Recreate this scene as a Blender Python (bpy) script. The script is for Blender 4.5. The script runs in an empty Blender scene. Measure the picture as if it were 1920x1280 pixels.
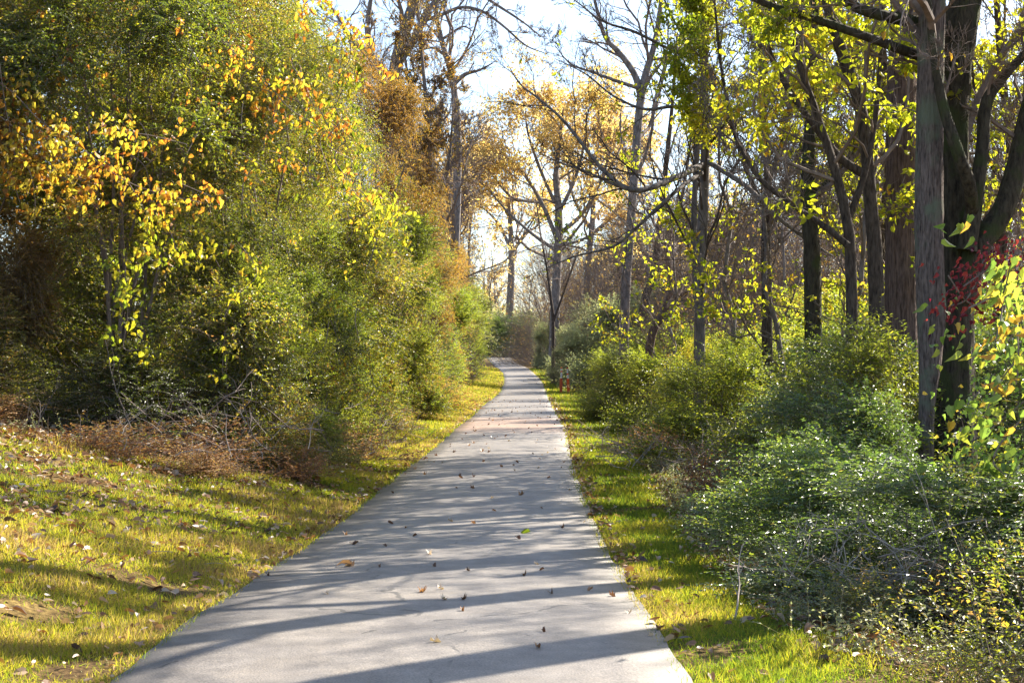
import bpy, math, random
import numpy as np

# ------------------------------------------------------------------ camera, sky, sun, exposure
scene = bpy.context.scene
FPX = 2667.0          # focal length in photo pixels (50 mm on 36 mm, 1920 px wide)
CAMZ = 1.6
cam_d = bpy.data.cameras.new("camera")
cam_d.lens = 50.0
cam_d.sensor_width = 36.0
cam_d.shift_y = 60.0 / 1920.0
cam_d.clip_start = 0.05
cam_d.clip_end = 3000.0
cam_d.dof.use_dof = False
cam_d.dof.focus_distance = 20.0
cam_d.dof.aperture_fstop = 9.0
cam = bpy.data.objects.new("camera", cam_d)
scene.collection.objects.link(cam)
cam.location = (0, 0, CAMZ)
cam.rotation_euler = (math.radians(90), 0, 0)
scene.camera = cam

SUN_AZ = math.radians(49)      # measured from +Y towards +X
SUN_EL = math.radians(37)
world = bpy.data.worlds.new("World")
scene.world = world
world.use_nodes = True
wn = world.node_tree
bg = wn.nodes["Background"]
sky = wn.nodes.new("ShaderNodeTexSky")
sky.sky_type = 'NISHITA'
sky.sun_disc = False
sky.sun_elevation = SUN_EL
sky.sun_rotation = SUN_AZ
sky.air_density = 1.0
sky.dust_density = 1.2
sky.ozone_density = 1.5
wn.links.new(sky.outputs[0], bg.inputs[0])
bg.inputs[1].default_value = 0.09
sun_d = bpy.data.lights.new("sun", 'SUN')
sun_d.energy = 5.0
sun_d.angle = math.radians(0.45)
sun_d.color = (1.0, 0.92, 0.79)
sun = bpy.data.objects.new("sun", sun_d)
scene.collection.objects.link(sun)
sun.rotation_euler = (math.radians(90) - SUN_EL, 0, math.pi - SUN_AZ)
sun.rotation_euler = (-(math.radians(90) - SUN_EL), 0, -SUN_AZ)
scene.view_settings.view_transform = 'Standard'
scene.view_settings.look = 'None'
scene.view_settings.gamma = 1.0
scene.view_settings.exposure = 1.85
scene.render.engine = 'CYCLES'
cy = scene.cycles
cy.max_bounces = 6
cy.diffuse_bounces = 3
cy.glossy_bounces = 2
cy.transmission_bounces = 3
cy.transparent_max_bounces = 4
cy.use_denoising = True
cy.sample_clamp_indirect = 6.0
cy.caustics_reflective = False
cy.caustics_refractive = False

C = scene.collection.objects
V3 = np.array
UP = V3([0, 0, 1.0])

# ------------------------------------------------------------------ helpers
def nrm(a):
    return a / np.maximum(np.linalg.norm(a, axis=-1, keepdims=True), 1e-9)

def at(px, py, d):
    """photo pixel at distance d (metres along +Y) -> world point"""
    return V3([(px - 960.0) / FPX * d, d, CAMZ + (700.0 - py) / FPX * d])

def make_mesh(name, V, F, mat, rnd=None, smooth=False):
    V = np.ascontiguousarray(V, dtype=np.float32)
    F = np.ascontiguousarray(F, dtype=np.int32)
    me = bpy.data.meshes.new(name)
    n, k = F.shape
    me.vertices.add(len(V)); me.vertices.foreach_set("co", V.ravel())
    me.loops.add(n * k); me.loops.foreach_set("vertex_index", F.ravel())
    me.polygons.add(n); me.polygons.foreach_set("loop_start", np.arange(n, dtype=np.int32) * k)
    try:
        me.polygons.foreach_set("loop_total", np.full(n, k, dtype=np.int32))
    except Exception:
        pass
    me.update(calc_edges=True)
    if rnd is not None:
        a = me.attributes.new("leaf", 'FLOAT', 'FACE')
        a.data.foreach_set("value", np.ascontiguousarray(rnd, dtype=np.float32))
    me.polygons.foreach_set("use_smooth", np.full(n, bool(smooth)))
    if mat is not None:
        me.materials.append(mat)
    return me

def link(name, data, parent=None, loc=(0, 0, 0), rz=0.0, sc=(1, 1, 1)):
    o = bpy.data.objects.new(name, data)
    C.link(o)
    o.location = loc
    o.rotation_euler = (0, 0, rz)
    o.scale = sc
    if parent is not None:
        o.parent = parent
    return o

def thing(name, label, cat, loc=(0, 0, 0), rz=0.0, group=None, sc=(1, 1, 1)):
    o = link(name, None, None, loc, rz, sc)
    o["label"] = label; o["category"] = cat
    if group: o["group"] = group
    return o

# leaf templates: verts (u along, v across, h height), faces
TPL = {
    'diamond': (V3([[0, 0, 0], [.45, .5, .12], [1, 0, -.06], [.45, -.5, .12]]), [[0, 1, 2, 3]]),
    'oval': (V3([[0, 0, 0], [.3, .46, .1], [.72, .34, .02], [1.05, 0, -.22], [.72, -.34, .02], [.3, -.46, .1], [.32, 0, -.02], [.7, 0, -.07]]),
             [[0, 6, 1, 1], [1, 6, 7, 2], [2, 7, 3, 3], [0, 5, 6, 6], [5, 4, 7, 6], [4, 3, 7, 7]]),
    'heart': (V3([[0, 0, 0], [-.12, .28, .06], [.18, .52, .1], [.6, .38, .02], [1.0, 0, -.2], [.6, -.38, .02], [.18, -.52, .1], [-.12, -.28, .06], [.35, 0, -.05]]),
              [[0, 8, 1], [1, 8, 2], [2, 8, 3], [3, 8, 4], [4, 8, 5], [5, 8, 6], [6, 8, 7], [7, 8, 0]]),
    'lobed': (V3([[0, 0, 0], [.05, .45, .12], [.35, .22, .0], [.5, .62, .16], [.68, .2, 0], [1.0, .02, -.15], [.7, -.2, .0], [.5, -.6, .14], [.33, -.22, 0], [.02, -.44, .16], [.4, 0, -.06]]),
              [[0, 10, 1], [1, 10, 2], [2, 10, 3], [3, 10, 4], [4, 10, 5], [5, 10, 6], [6, 10, 7], [7, 10, 8], [8, 10, 9], [9, 10, 0]]),
    'blade': (V3([[0, -.5, 0], [0, .5, 0], [.55, .3, 0], [1, 0, 0]]), [[0, 1, 2], [0, 2, 3]]),
}
TPL['oval'] = (TPL['oval'][0], [[0, 6, 1], [1, 6, 7], [1, 7, 2], [2, 7, 3], [0, 5, 6], [5, 7, 6], [5, 4, 7], [4, 3, 7]])

def leaves(P, D, N, L, W, tpl='diamond', rnd=None, curl=None):
    """arrays of leaves -> V, F, face rnd"""
    D = nrm(D)
    S = nrm(np.cross(N, D)); Nn = np.cross(D, S)
    T, TF = TPL[tpl]
    n = len(P); k = len(T)
    u = T[None, :, 0, None]; v = T[None, :, 1, None]; h = T[None, :, 2, None]
    L = np.broadcast_to(L, (n,)); W = np.broadcast_to(W, (n,))
    hh = h if curl is None else h * curl[:, None, None]
    V = P[:, None] + D[:, None] * u * L[:, None, None] + S[:, None] * v * W[:, None, None] + Nn[:, None] * hh * L[:, None, None]
    TF = V3(TF)
    F = (np.arange(n) * k)[:, None, None] + TF[None]
    if rnd is None: rnd = np.zeros(n)
    return V.reshape(-1, 3), F.reshape(-1, TF.shape[1]), np.repeat(rnd, len(TF))

def merge(parts):
    Vs, Fs, Rs, o = [], [], [], 0
    for p in parts:
        Vs.append(p[0]); Fs.append(p[1] + o); o += len(p[0])
        Rs.append(p[2] if len(p) > 2 else np.zeros(len(p[1])))
    return np.concatenate(Vs), np.concatenate(Fs), np.concatenate(Rs)

def tubes(P, R, sides=3, rng=None, rough=0.0):
    """P (N,K,3), R (N,K) -> quads"""
    N, K, _ = P.shape
    T = np.empty_like(P)
    T[:, 1:-1] = P[:, 2:] - P[:, :-2]; T[:, 0] = P[:, 1] - P[:, 0]; T[:, -1] = P[:, -1] - P[:, -2]
    T = nrm(T)
    ref = np.where(np.abs(T[:, :1, 2:3]) > .9, V3([1.0, 0, 0]), V3([0, 0, 1.0]))
    ref = np.broadcast_to(ref, T.shape)
    A = nrm(np.cross(T, ref)); B = np.cross(T, A)
    a = np.arange(sides) / sides * 2 * math.pi
    ca = np.cos(a)[None, None, :, None]; sa = np.sin(a)[None, None, :, None]
    RR = R[:, :, None, None]
    if rng is not None and rough > 0:
        RR = RR * (1 + rough * rng.normal(size=(N, K, sides, 1)))
    V = P[:, :, None] + (A[:, :, None] * ca + B[:, :, None] * sa) * RR
    idx = np.arange(N * K * sides).reshape(N, K, sides)
    a0 = idx[:, :-1]; a1 = idx[:, 1:]
    F = np.stack([a0, np.roll(a0, -1, 2), np.roll(a1, -1, 2), a1], -1).reshape(-1, 4)
    return V.reshape(-1, 3), F

def noise3(p, seed=0, freq=1.0, oct=3):
    """cheap smooth pseudo noise from sines, about -1..1"""
    r = np.random.default_rng(seed)
    out = np.zeros(p.shape[:-1]); amp = 1.0; tot = 0
    for o in range(oct):
        for k in range(3):
            w = nrm(r.normal(size=3)) * freq * (2 ** o) * r.uniform(.7, 1.4)
            out += amp * np.sin(p @ w[:p.shape[-1]] + r.uniform(0, 6.28)) / 1.7
        tot += amp; amp *= .55
    return out / tot

def spline(pts, n):
    """Catmull-Rom through rows of any width"""
    pts = V3(pts, dtype=float)
    m = len(pts)
    t = np.linspace(0, m - 1, n); i = np.clip(t.astype(int), 0, m - 2); f = (t - i)[:, None]
    p0 = pts[np.clip(i - 1, 0, m - 1)]; p1 = pts[i]; p2 = pts[i + 1]; p3 = pts[np.clip(i + 2, 0, m - 1)]
    return .5 * ((2 * p1) + (p2 - p0) * f + (2 * p0 - 5 * p1 + 4 * p2 - p3) * f ** 2 + (3 * p1 - p0 - 3 * p2 + p3) * f ** 3)

# ------------------------------------------------------------------ materials
def new_mat(name):
    m = bpy.data.materials.new(name); m.use_nodes = True
    nt = m.node_tree
    for n in list(nt.nodes): nt.nodes.remove(n)
    out = nt.nodes.new("ShaderNodeOutputMaterial")
    return m, nt, out

def ramp(nt, stops, fac, interp='LINEAR'):
    r = nt.nodes.new("ShaderNodeValToRGB")
    r.color_ramp.interpolation = interp
    el = r.color_ramp.elements
    while len(el) < len(stops): el.new(.5)
    for e, (p, c) in zip(el, stops):
        e.position = p; e.color = (*c, 1)
    nt.links.new(fac, r.inputs[0])
    return r

def leaf_mat(name, front, back, trans=.5, rough=.38, spec=.5, interp='LINEAR', var=.35):
    m, nt, out = new_mat(name)
    at_ = nt.nodes.new("ShaderNodeAttribute"); at_.attribute_name = "leaf"
    r1 = ramp(nt, front, at_.outputs['Fac'], interp)
    r2 = ramp(nt, back, at_.outputs['Fac'], interp)
    oi = nt.nodes.new("ShaderNodeObjectInfo")
    mr = nt.nodes.new("ShaderNodeMapRange"); mr.inputs[3].default_value = 1 - var; mr.inputs[4].default_value = 1 + var * .6
    nt.links.new(oi.outputs['Random'], mr.inputs[0])
    def mul(c):
        h = nt.nodes.new("ShaderNodeHueSaturation")
        nt.links.new(c, h.inputs['Color']); nt.links.new(mr.outputs[0], h.inputs['Value'])
        return h.outputs[0]
    p = nt.nodes.new("ShaderNodeBsdfPrincipled")
    nt.links.new(mul(r1.outputs[0]), p.inputs['Base Color'])
    p.inputs['Roughness'].default_value = rough
    p.inputs['Specular IOR Level'].default_value = spec
    t = nt.nodes.new("ShaderNodeBsdfTranslucent")
    nt.links.new(mul(r2.outputs[0]), t.inputs[0])
    mx = nt.nodes.new("ShaderNodeMixShader"); mx.inputs[0].default_value = trans
    nt.links.new(p.outputs[0], mx.inputs[1]); nt.links.new(t.outputs[0], mx.inputs[2])
    nt.links.new(mx.outputs[0], out.inputs[0])
    return m

def bark_mat(name, c1, c2, scale=(18, 18, 3), bump=.6, lichen=None):
    m, nt, out = new_mat(name)
    tc = nt.nodes.new("ShaderNodeTexCoord")
    mp = nt.nodes.new("ShaderNodeMapping"); mp.inputs[3].default_value = scale
    nt.links.new(tc.outputs['Object'], mp.inputs[0])
    n = nt.nodes.new("ShaderNodeTexNoise"); n.inputs['Scale'].default_value = 1.0; n.inputs['Detail'].default_value = 6; n.inputs['Roughness'].default_value = .65
    nt.links.new(mp.outputs[0], n.inputs['Vector'])
    r = ramp(nt, [(.32, c1), (.62, c2)], n.outputs['Fac'])
    col = r.outputs[0]
    if lichen:
        n2 = nt.nodes.new("ShaderNodeTexNoise"); n2.inputs['Scale'].default_value = 3.2; n2.inputs['Detail'].default_value = 7
        nt.links.new(tc.outputs['Object'], n2.inputs['Vector'])
        r2 = ramp(nt, [(.5, (0, 0, 0)), (.62, (1, 1, 1))], n2.outputs['Fac'])
        mx = nt.nodes.new("ShaderNodeMix"); mx.data_type = 'RGBA'
        nt.links.new(r2.outputs[0], mx.inputs[0]); nt.links.new(col, mx.inputs[6]); mx.inputs[7].default_value = (*lichen, 1)
        col = mx.outputs[2]
    p = nt.nodes.new("ShaderNodeBsdfPrincipled"); p.inputs['Roughness'].default_value = .9; p.inputs['Specular IOR Level'].default_value = .2
    nt.links.new(col, p.inputs['Base Color'])
    b = nt.nodes.new("ShaderNodeBump"); b.inputs['Strength'].default_value = bump; b.inputs['Distance'].default_value = .06
    nt.links.new(n.outputs['Fac'], b.inputs['Height']); nt.links.new(b.outputs[0], p.inputs['Normal'])
    nt.links.new(p.outputs[0], out.inputs[0])
    return m

M = {}
M['privet'] = leaf_mat('privet_leaf', [(0, (.035, .045, .016)), (.4, (.065, .08, .022)), (.62, (.11, .11, .035)), (.8, (.2, .15, .075)), (1, (.32, .2, .11))],
                       [(0, (.10, .16, .02)), (.4, (.27, .33, .022)), (.62, (.55, .53, .03)), (.8, (.7, .45, .06)), (1, (.65, .3, .07))], trans=.45, rough=.44, spec=.8)
M['privet_cool'] = leaf_mat('cool_privet_leaf', [(0, (.03, .052, .026)), (.5, (.07, .105, .045)), (.8, (.12, .15, .045)), (1, (.22, .18, .07))],
                       [(0, (.12, .22, .03)), (.5, (.26, .42, .04)), (.8, (.5, .6, .05)), (1, (.75, .6, .08))], trans=.4, rough=.36, spec=1.0)
M['privet_light'] = leaf_mat('light_privet_leaf', [(0, (.06, .09, .025)), (.5, (.12, .16, .035)), (1, (.2, .21, .05))],
                       [(0, (.28, .42, .025)), (.5, (.52, .62, .04)), (1, (.85, .76, .06))], trans=.5, rough=.45, spec=.7)
M['olive'] = leaf_mat('olive_leaf', [(0, (.13, .155, .09)), (.5, (.23, .255, .15)), (1, (.36, .31, .2))],
                       [(0, (.32, .4, .13)), (.5, (.55, .6, .23)), (1, (.72, .62, .3))], trans=.45, rough=.45, spec=.8)
M['brown_mix'] = leaf_mat('browning_leaf', [(0, (.07, .05, .03)), (.35, (.15, .1, .045)), (.65, (.26, .15, .06)), (1, (.38, .24, .12))],
                       [(0, (.2, .2, .03)), (.35, (.55, .42, .04)), (.65, (.8, .42, .05)), (1, (.85, .5, .1))], trans=.45, rough=.5, spec=.6)
M['vine_orange'] = leaf_mat('orange_vine_leaf', [(0, (.12, .05, .03)), (.3, (.3, .12, .03)), (.7, (.42, .22, .04)), (1, (.42, .33, .06))],
                       [(0, (.3, .1, .02)), (.3, (.75, .27, .03)), (.7, (.92, .48, .04)), (1, (.85, .72, .06))], trans=.48, rough=.5, spec=.5)
M['vine_yellow'] = leaf_mat('yellow_vine_leaf', [(0, (.1, .12, .03)), (.35, (.26, .24, .04)), (.75, (.4, .32, .05)), (1, (.36, .17, .05))],
                       [(0, (.36, .46, .03)), (.35, (.72, .7, .04)), (.75, (.9, .72, .05)), (1, (.75, .38, .04))], trans=.52, rough=.5, spec=.5)
M['broad'] = leaf_mat('broad_green_leaf', [(0, (.07, .12, .04)), (.6, (.16, .22, .06)), (.9, (.3, .3, .06)), (1, (.4, .25, .06))],
                       [(0, (.2, .38, .05)), (.6, (.42, .58, .07)), (.9, (.75, .74, .07)), (1, (.85, .55, .06))], trans=.5, rough=.45, spec=.6)
M['tree_yellow'] = leaf_mat('yellow_tree_leaf', [(0, (.07, .1, .02)), (.4, (.19, .21, .03)), (.85, (.34, .3, .04)), (1, (.4, .2, .04))],
                       [(0, (.34, .46, .02)), (.4, (.75, .78, .03)), (.85, (.95, .86, .04)), (1, (.9, .5, .04))], trans=.62, rough=.42, spec=.4, var=.1)
M['gold'] = leaf_mat('golden_leaf', [(0, (.4, .27, .14)), (.5, (.55, .4, .15)), (1, (.6, .48, .15))],
                       [(0, (.85, .55, .2)), (.5, (.95, .7, .2)), (1, (.97, .82, .2))], trans=.68, rough=.55, spec=.3, var=.08)
M['red'] = leaf_mat('red_leaf', [(0, (.05, .012, .03)), (.5, (.1, .014, .022)), (1, (.2, .03, .03))],
                       [(0, (.05, .01, .025)), (.5, (.2, .015, .03)), (1, (.42, .06, .04))], trans=.45, rough=.4, spec=.4)
M['litter'] = leaf_mat('dry_leaf', [(0, (.09, .045, .025)), (.35, (.2, .1, .05)), (.55, (.36, .2, .1)), (.8, (.46, .33, .21)), (1, (.6, .5, .4))],
                       [(0, (.1, .04, .02)), (.5, (.5, .22, .05)), (1, (.7, .5, .2))], trans=.22, rough=.45, spec=.6)
M['dry'] = leaf_mat('dry_weed', [(0, (.08, .038, .022)), (.45, (.27, .12, .05)), (.75, (.34, .2, .09)), (1, (.42, .3, .17))],
                       [(0, (.18, .08, .03)), (.45, (.5, .22, .06)), (.75, (.6, .42, .1)), (1, (.8, .55, .2))], trans=.35, rough=.6, spec=.3)
M['grass'] = leaf_mat('grass_blade', [(0, (.05, .085, .018)), (.35, (.1, .135, .025)), (.65, (.21, .19, .035)), (1, (.3, .2, .1))],
                       [(0, (.16, .28, .02)), (.35, (.36, .44, .025)), (.65, (.66, .58, .035)), (1, (.55, .36, .14))], trans=.5, rough=.5, spec=.3, var=0)
M['bark_dark'] = bark_mat('dark_bark', (.03, .022, .018), (.13, .1, .08), (26, 26, 6), 1.0)
M['bark_moss'] = bark_mat('mossy_bark', (.022, .018, .014), (.095, .08, .055), (24, 24, 6), 1.0, (.06, .07, .028))
M['bark_pale'] = bark_mat('pale_bark', (.035, .026, .023), (.25, .195, .17), (44, 44, 6), 1.0, (.17, .185, .13))
M['bark_brown'] = bark_mat('brown_bark', (.055, .036, .03), (.22, .15, .125), (40, 40, 4.5), 1.0)
M['bark_grey'] = bark_mat('grey_bark', (.08, .07, .066), (.26, .225, .21), (9, 9, 3), .8)
M['twig'] = bark_mat('twig_bark', (.11, .085, .07), (.26, .2, .17), (4, 4, 4), .2)
M['twig_dark'] = bark_mat('dark_twig', (.05, .038, .032), (.13, .1, .085), (4, 4, 4), .2)
M['twig_pale'] = bark_mat('pale_twig', (.22, .17, .14), (.45, .37, .31), (4, 4, 4), .2)

# ------------------------------------------------------------------ the path, measured as (photo row, left px, right px)
ROWS = [(1276, 209, 1292), (1216, 276, 1252), (1126, 400, 1200), (1050, 535, 1145), (984, 638, 1113), (930, 696, 1092),
        (885, 752, 1077), (845, 806, 1066), (820, 834, 1063), (800, 858, 1058), (780, 884, 1046), (766, 897, 1038),
        (756, 909, 1033), (745, 927, 1027), (734, 938, 1023), (723, 943, 1020), (712, 944.5, 1014), (703, 943, 1004),
        (692, 934, 991), (680, 921, 967), (670, 913, 957)]
DD = [7.39, 8.2, 10, 13, 16.6, 20, 24.8, 31, 36, 42, 49, 56, 64, 79, 93, 104, 115, 130, 150, 178, 200]
_ctrl = []
for (y, l, r), d in zip(ROWS, DD):
    _ctrl.append([d, (l - 960) / FPX * d, (r - 960) / FPX * d, CAMZ + (700 - y) / FPX * d])
_c0 = _ctrl[0]
_pre = [[-30, -2.08 + 0.1, .92 + .1, 0.02], [-10, -2.08, .92, 0.0], [0, -2.08, .92, 0.0]]
_post = [[230, -11.0, -7.5, 4.6], [280, -40, -34, 5.5]]
PATH = V3(_pre + _ctrl + _post)
PATH[:, 3] = np.convolve(np.pad(PATH[:, 3], 1, 'edge'), [.25, .5, .25], 'valid')
def path_at(d):
    return (np.interp(d, PATH[:, 0], PATH[:, 1]), np.interp(d, PATH[:, 0], PATH[:, 2]), np.interp(d, PATH[:, 0], PATH[:, 3]))

def ground_z(x, d):
    x = np.asarray(x, float); d = np.asarray(d, float)
    l, r, z = path_at(d)
    off_l = np.maximum(l - x - .15, 0)
    off_r = np.maximum(x - r - .15, 0)
    sl = np.interp(d, [0, 20, 30, 60, 120], [.27, .25, .16, .10, .12])
    bank = np.where(off_l < 6, sl * off_l - .02 * sl * off_l ** 2 * 0, sl * 6 + (off_l - 6) * .03)
    bank = bank * np.clip(off_l / .8, 0, 1) ** .5
    right = -.04 * np.minimum(off_r, 8)
    p = np.stack([x, d, 0 * x], -1)
    w = np.clip(np.maximum(off_l, off_r) / 1.0, 0, 1)
    return z + bank + right + noise3(p, 3, .9, 2) * .05 * w + noise3(p, 4, .12, 2) * .25 * np.clip((np.maximum(off_l, off_r) - 4) / 10, 0, 1)

def gz(x, d): return float(ground_z(V3([x]), V3([d]))[0])

# ground sheet
xs = np.concatenate([np.linspace(-600, -60, 14), np.linspace(-50, -13, 20), np.linspace(-12, 12, 170), np.linspace(13, 50, 20), np.linspace(60, 600, 14)])
ds = np.concatenate([np.linspace(-200, -12, 12), np.linspace(-10, 4, 15), np.arange(4.4, 40, .22), np.arange(40.5, 220, 1.2), np.linspace(225, 900, 24)])
X, Y = np.meshgrid(xs, ds)
Z = ground_z(X, Y)
L_, R_, _z = path_at(Y)
inside = (X > L_ - .02) & (X < R_ + .02)
Z = Z - .03 * inside - .02
Vg = np.stack([X, Y, Z], -1).reshape(-1, 3)
ii = np.arange(len(ds) * len(xs)).reshape(len(ds), len(xs))
Fg = np.stack([ii[:-1, :-1], ii[:-1, 1:], ii[1:, 1:], ii[1:, :-1]], -1).reshape(-1, 4)

m, nt, out = new_mat('soil_and_turf')
tc = nt.nodes.new("ShaderNodeTexCoord")
n1 = nt.nodes.new("ShaderNodeTexNoise"); n1.inputs['Scale'].default_value = .7; n1.inputs['Detail'].default_value = 8
n2 = nt.nodes.new("ShaderNodeTexNoise"); n2.inputs['Scale'].default_value = 22; n2.inputs['Detail'].default_value = 8
nt.links.new(tc.outputs['Object'], n1.inputs['Vector']); nt.links.new(tc.outputs['Object'], n2.inputs['Vector'])
ra = ramp(nt, [(.3, (.055, .035, .02)), (.5, (.12, .085, .035)), (.68, (.16, .12, .045))], n1.outputs['Fac'])
rb = ramp(nt, [(.3, (.35, .3, .3)), (.7, (1.5, 1.4, 1.2))], n2.outputs['Fac'])
mx = nt.nodes.new("ShaderNodeMix"); mx.data_type = 'RGBA'; mx.blend_type = 'MULTIPLY'; mx.inputs[0].default_value = 1
nt.links.new(ra.outputs[0], mx.inputs[6]); nt.links.new(rb.outputs[0], mx.inputs[7])
p = nt.nodes.new("ShaderNodeBsdfPrincipled"); p.inputs['Roughness'].default_value = .95; p.inputs['Specular IOR Level'].default_value = .1
nt.links.new(mx.outputs[2], p.inputs['Base Color'])
b = nt.nodes.new("ShaderNodeBump"); b.inputs['Strength'].default_value = .8; b.inputs['Distance'].default_value = .04
nt.links.new(n2.outputs['Fac'], b.inputs['Height']); nt.links.new(b.outputs[0], p.inputs['Normal'])
nt.links.new(p.outputs[0], out.inputs[0])
g = link('ground', make_mesh('ground', Vg, Fg, m, smooth=True)); g["kind"] = "structure"

# path sheet
m, nt, out = new_mat('worn_asphalt')
tc = nt.nodes.new("ShaderNodeTexCoord")
def tex(kind, scale, detail=6, vec=None):
    n = nt.nodes.new(kind); n.inputs['Scale'].default_value = scale
    if 'Detail' in n.inputs: n.inputs['Detail'].default_value = detail
    nt.links.new(vec or tc.outputs['Object'], n.inputs['Vector'])
    return n
fine = tex("ShaderNodeTexNoise", 85, 5)
mid = tex("ShaderNodeTexNoise", 5, 8)
big = tex("ShaderNodeTexNoise", .45, 5)
vor = tex("ShaderNodeTexVoronoi", 55)
base = ramp(nt, [(.3, (.142, .128, .115)), (.7, (.215, .194, .173))], mid.outputs['Fac'])
fr = ramp(nt, [(.3, (.5, .5, .52)), (.5, (.98, .98, .98)), (.7, (1.45, 1.42, 1.36))], fine.outputs['Fac'])
m1 = nt.nodes.new("ShaderNodeMix"); m1.data_type = 'RGBA'; m1.blend_type = 'MULTIPLY'; m1.inputs[0].default_value = .8
nt.links.new(base.outputs[0], m1.inputs[6]); nt.links.new(fr.outputs[0], m1.inputs[7])
# pale stone chips
vr = ramp(nt, [(.0, (1, 1, 1)), (.09, (1, 1, 1)), (.12, (0, 0, 0))], vor.outputs['Distance'])
wn_ = tex("ShaderNodeTexWhiteNoise", 1) if False else None
sel = nt.nodes.new("ShaderNodeSeparateColor"); nt.links.new(vor.outputs['Color'], sel.inputs[0])
gt = nt.nodes.new("ShaderNodeMath"); gt.operation = 'GREATER_THAN'; gt.inputs[1].default_value = .9
nt.links.new(sel.outputs[0], gt.inputs[0])
ml = nt.nodes.new("ShaderNodeMath"); ml.operation = 'MULTIPLY'
nt.links.new(gt.outputs[0], ml.inputs[0]); nt.links.new(vr.outputs[0], ml.inputs[1])
m2 = nt.nodes.new("ShaderNodeMix"); m2.data_type = 'RGBA'; m2.inputs[7].default_value = (.5, .48, .45, 1)
nt.links.new(ml.outputs[0], m2.inputs[0]); nt.links.new(m1.outputs[2], m2.inputs[6])
# washed-over dirt about 40 m out
sx = nt.nodes.new("ShaderNodeSeparateXYZ"); nt.links.new(tc.outputs['Object'], sx.inputs[0])
def mth(op, a, b=None, c=None):
    n = nt.nodes.new("ShaderNodeMath"); n.operation = op
    for i, v in enumerate((a, b, c)):
        if v is None: continue
        if isinstance(v, (int, float)): n.inputs[i].default_value = v
        else: nt.links.new(v, n.inputs[i])
    return n.outputs[0]
dd = mth('DIVIDE', mth('ABSOLUTE', mth('SUBTRACT', sx.outputs[1], 43.0)), 6.5)
msk = mth('SUBTRACT', 1.0, dd)
stretch = nt.nodes.new("ShaderNodeMapping"); stretch.inputs[3].default_value = (.5, 1, 1); nt.links.new(tc.outputs['Object'], stretch.inputs[0])
dn = tex("ShaderNodeTexNoise", 1.6, 7, stretch.outputs[0])
msk = mth('MULTIPLY', mth('MAXIMUM', msk, 0.0), mth('MULTIPLY', dn.outputs['Fac'], 2.0))
mskr = ramp(nt, [(.15, (0, 0, 0)), (.6, (.85, .85, .85))], msk)
m3 = nt.nodes.new("ShaderNodeMix"); m3.data_type = 'RGBA'; m3.inputs[7].default_value = (.30, .20, .14, 1)
nt.links.new(mskr.outputs[0], m3.inputs[0]); nt.links.new(m2.outputs[2], m3.inputs[6])
bgr = ramp(nt, [(.35, (.88, .88, .9)), (.65, (1.08, 1.06, 1.03))], big.outputs['Fac'])
m4 = nt.nodes.new("ShaderNodeMix"); m4.data_type = 'RGBA'; m4.blend_type = 'MULTIPLY'; m4.inputs[0].default_value = 1
nt.links.new(m3.outputs[2], m4.inputs[6]); nt.links.new(bgr.outputs[0], m4.inputs[7])
# dark blotches, hairline cracks and one joint
blot = tex("ShaderNodeTexNoise", 1.3, 9); blot.inputs['Roughness'].default_value = .7
bl = ramp(nt, [(.36, (.72, .72, .74)), (.5, (1, 1, 1)), (.66, (1.12, 1.09, 1.04))], blot.outputs['Fac'])
m5 = nt.nodes.new("ShaderNodeMix"); m5.data_type = 'RGBA'; m5.blend_type = 'MULTIPLY'; m5.inputs[0].default_value = 1
nt.links.new(m4.outputs[2], m5.inputs[6]); nt.links.new(bl.outputs[0], m5.inputs[7])
warp = tex("ShaderNodeTexNoise", 2.2, 5)
va = nt.nodes.new("ShaderNodeVectorMath"); va.operation = 'MULTIPLY_ADD'; va.inputs[1].default_value = (.5, .5, 0)
nt.links.new(warp.outputs['Color'], va.inputs[0]); nt.links.new(tc.outputs['Object'], va.inputs[2])
cv = nt.nodes.new("ShaderNodeTexVoronoi"); cv.feature = 'DISTANCE_TO_EDGE'; cv.inputs['Scale'].default_value = .33
nt.links.new(va.outputs[0], cv.inputs['Vector'])
crk = mth('MULTIPLY', mth('LESS_THAN', cv.outputs['Distance'], .0035), mth('GREATER_THAN', blot.outputs['Fac'], .5))
joint = mth('LESS_THAN', mth('ABSOLUTE', mth('SUBTRACT', mth('MULTIPLY_ADD', sx.outputs[0], -.35, sx.outputs[1]), 35.5)), .07)
dark = mth('MAXIMUM', crk, joint)
m6 = nt.nodes.new("ShaderNodeMix"); m6.data_type = 'RGBA'; m6.inputs[7].default_value = (.05, .046, .042, 1)
nt.links.new(mth('MULTIPLY', dark, .75), m6.inputs[0]); nt.links.new(m5.outputs[2], m6.inputs[6])
m4 = m6
p = nt.nodes.new("ShaderNodeBsdfPrincipled"); p.inputs['Roughness'].default_value = .55; p.inputs['Specular IOR Level'].default_value = .5
nt.links.new(m4.outputs[2], p.inputs['Base Color'])
b = nt.nodes.new("ShaderNodeBump"); b.inputs['Strength'].default_value = .45; b.inputs['Distance'].default_value = .006
nt.links.new(fine.outputs['Fac'], b.inputs['Height']); nt.links.new(b.outputs[0], p.inputs['Normal'])
nt.links.new(p.outputs[0], out.inputs[0])
pd = np.concatenate([np.arange(-30, 6, 1.0), np.arange(6, 45, .12), np.arange(45, 280, .6)])
pl, pr, pz = path_at(pd)
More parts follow.
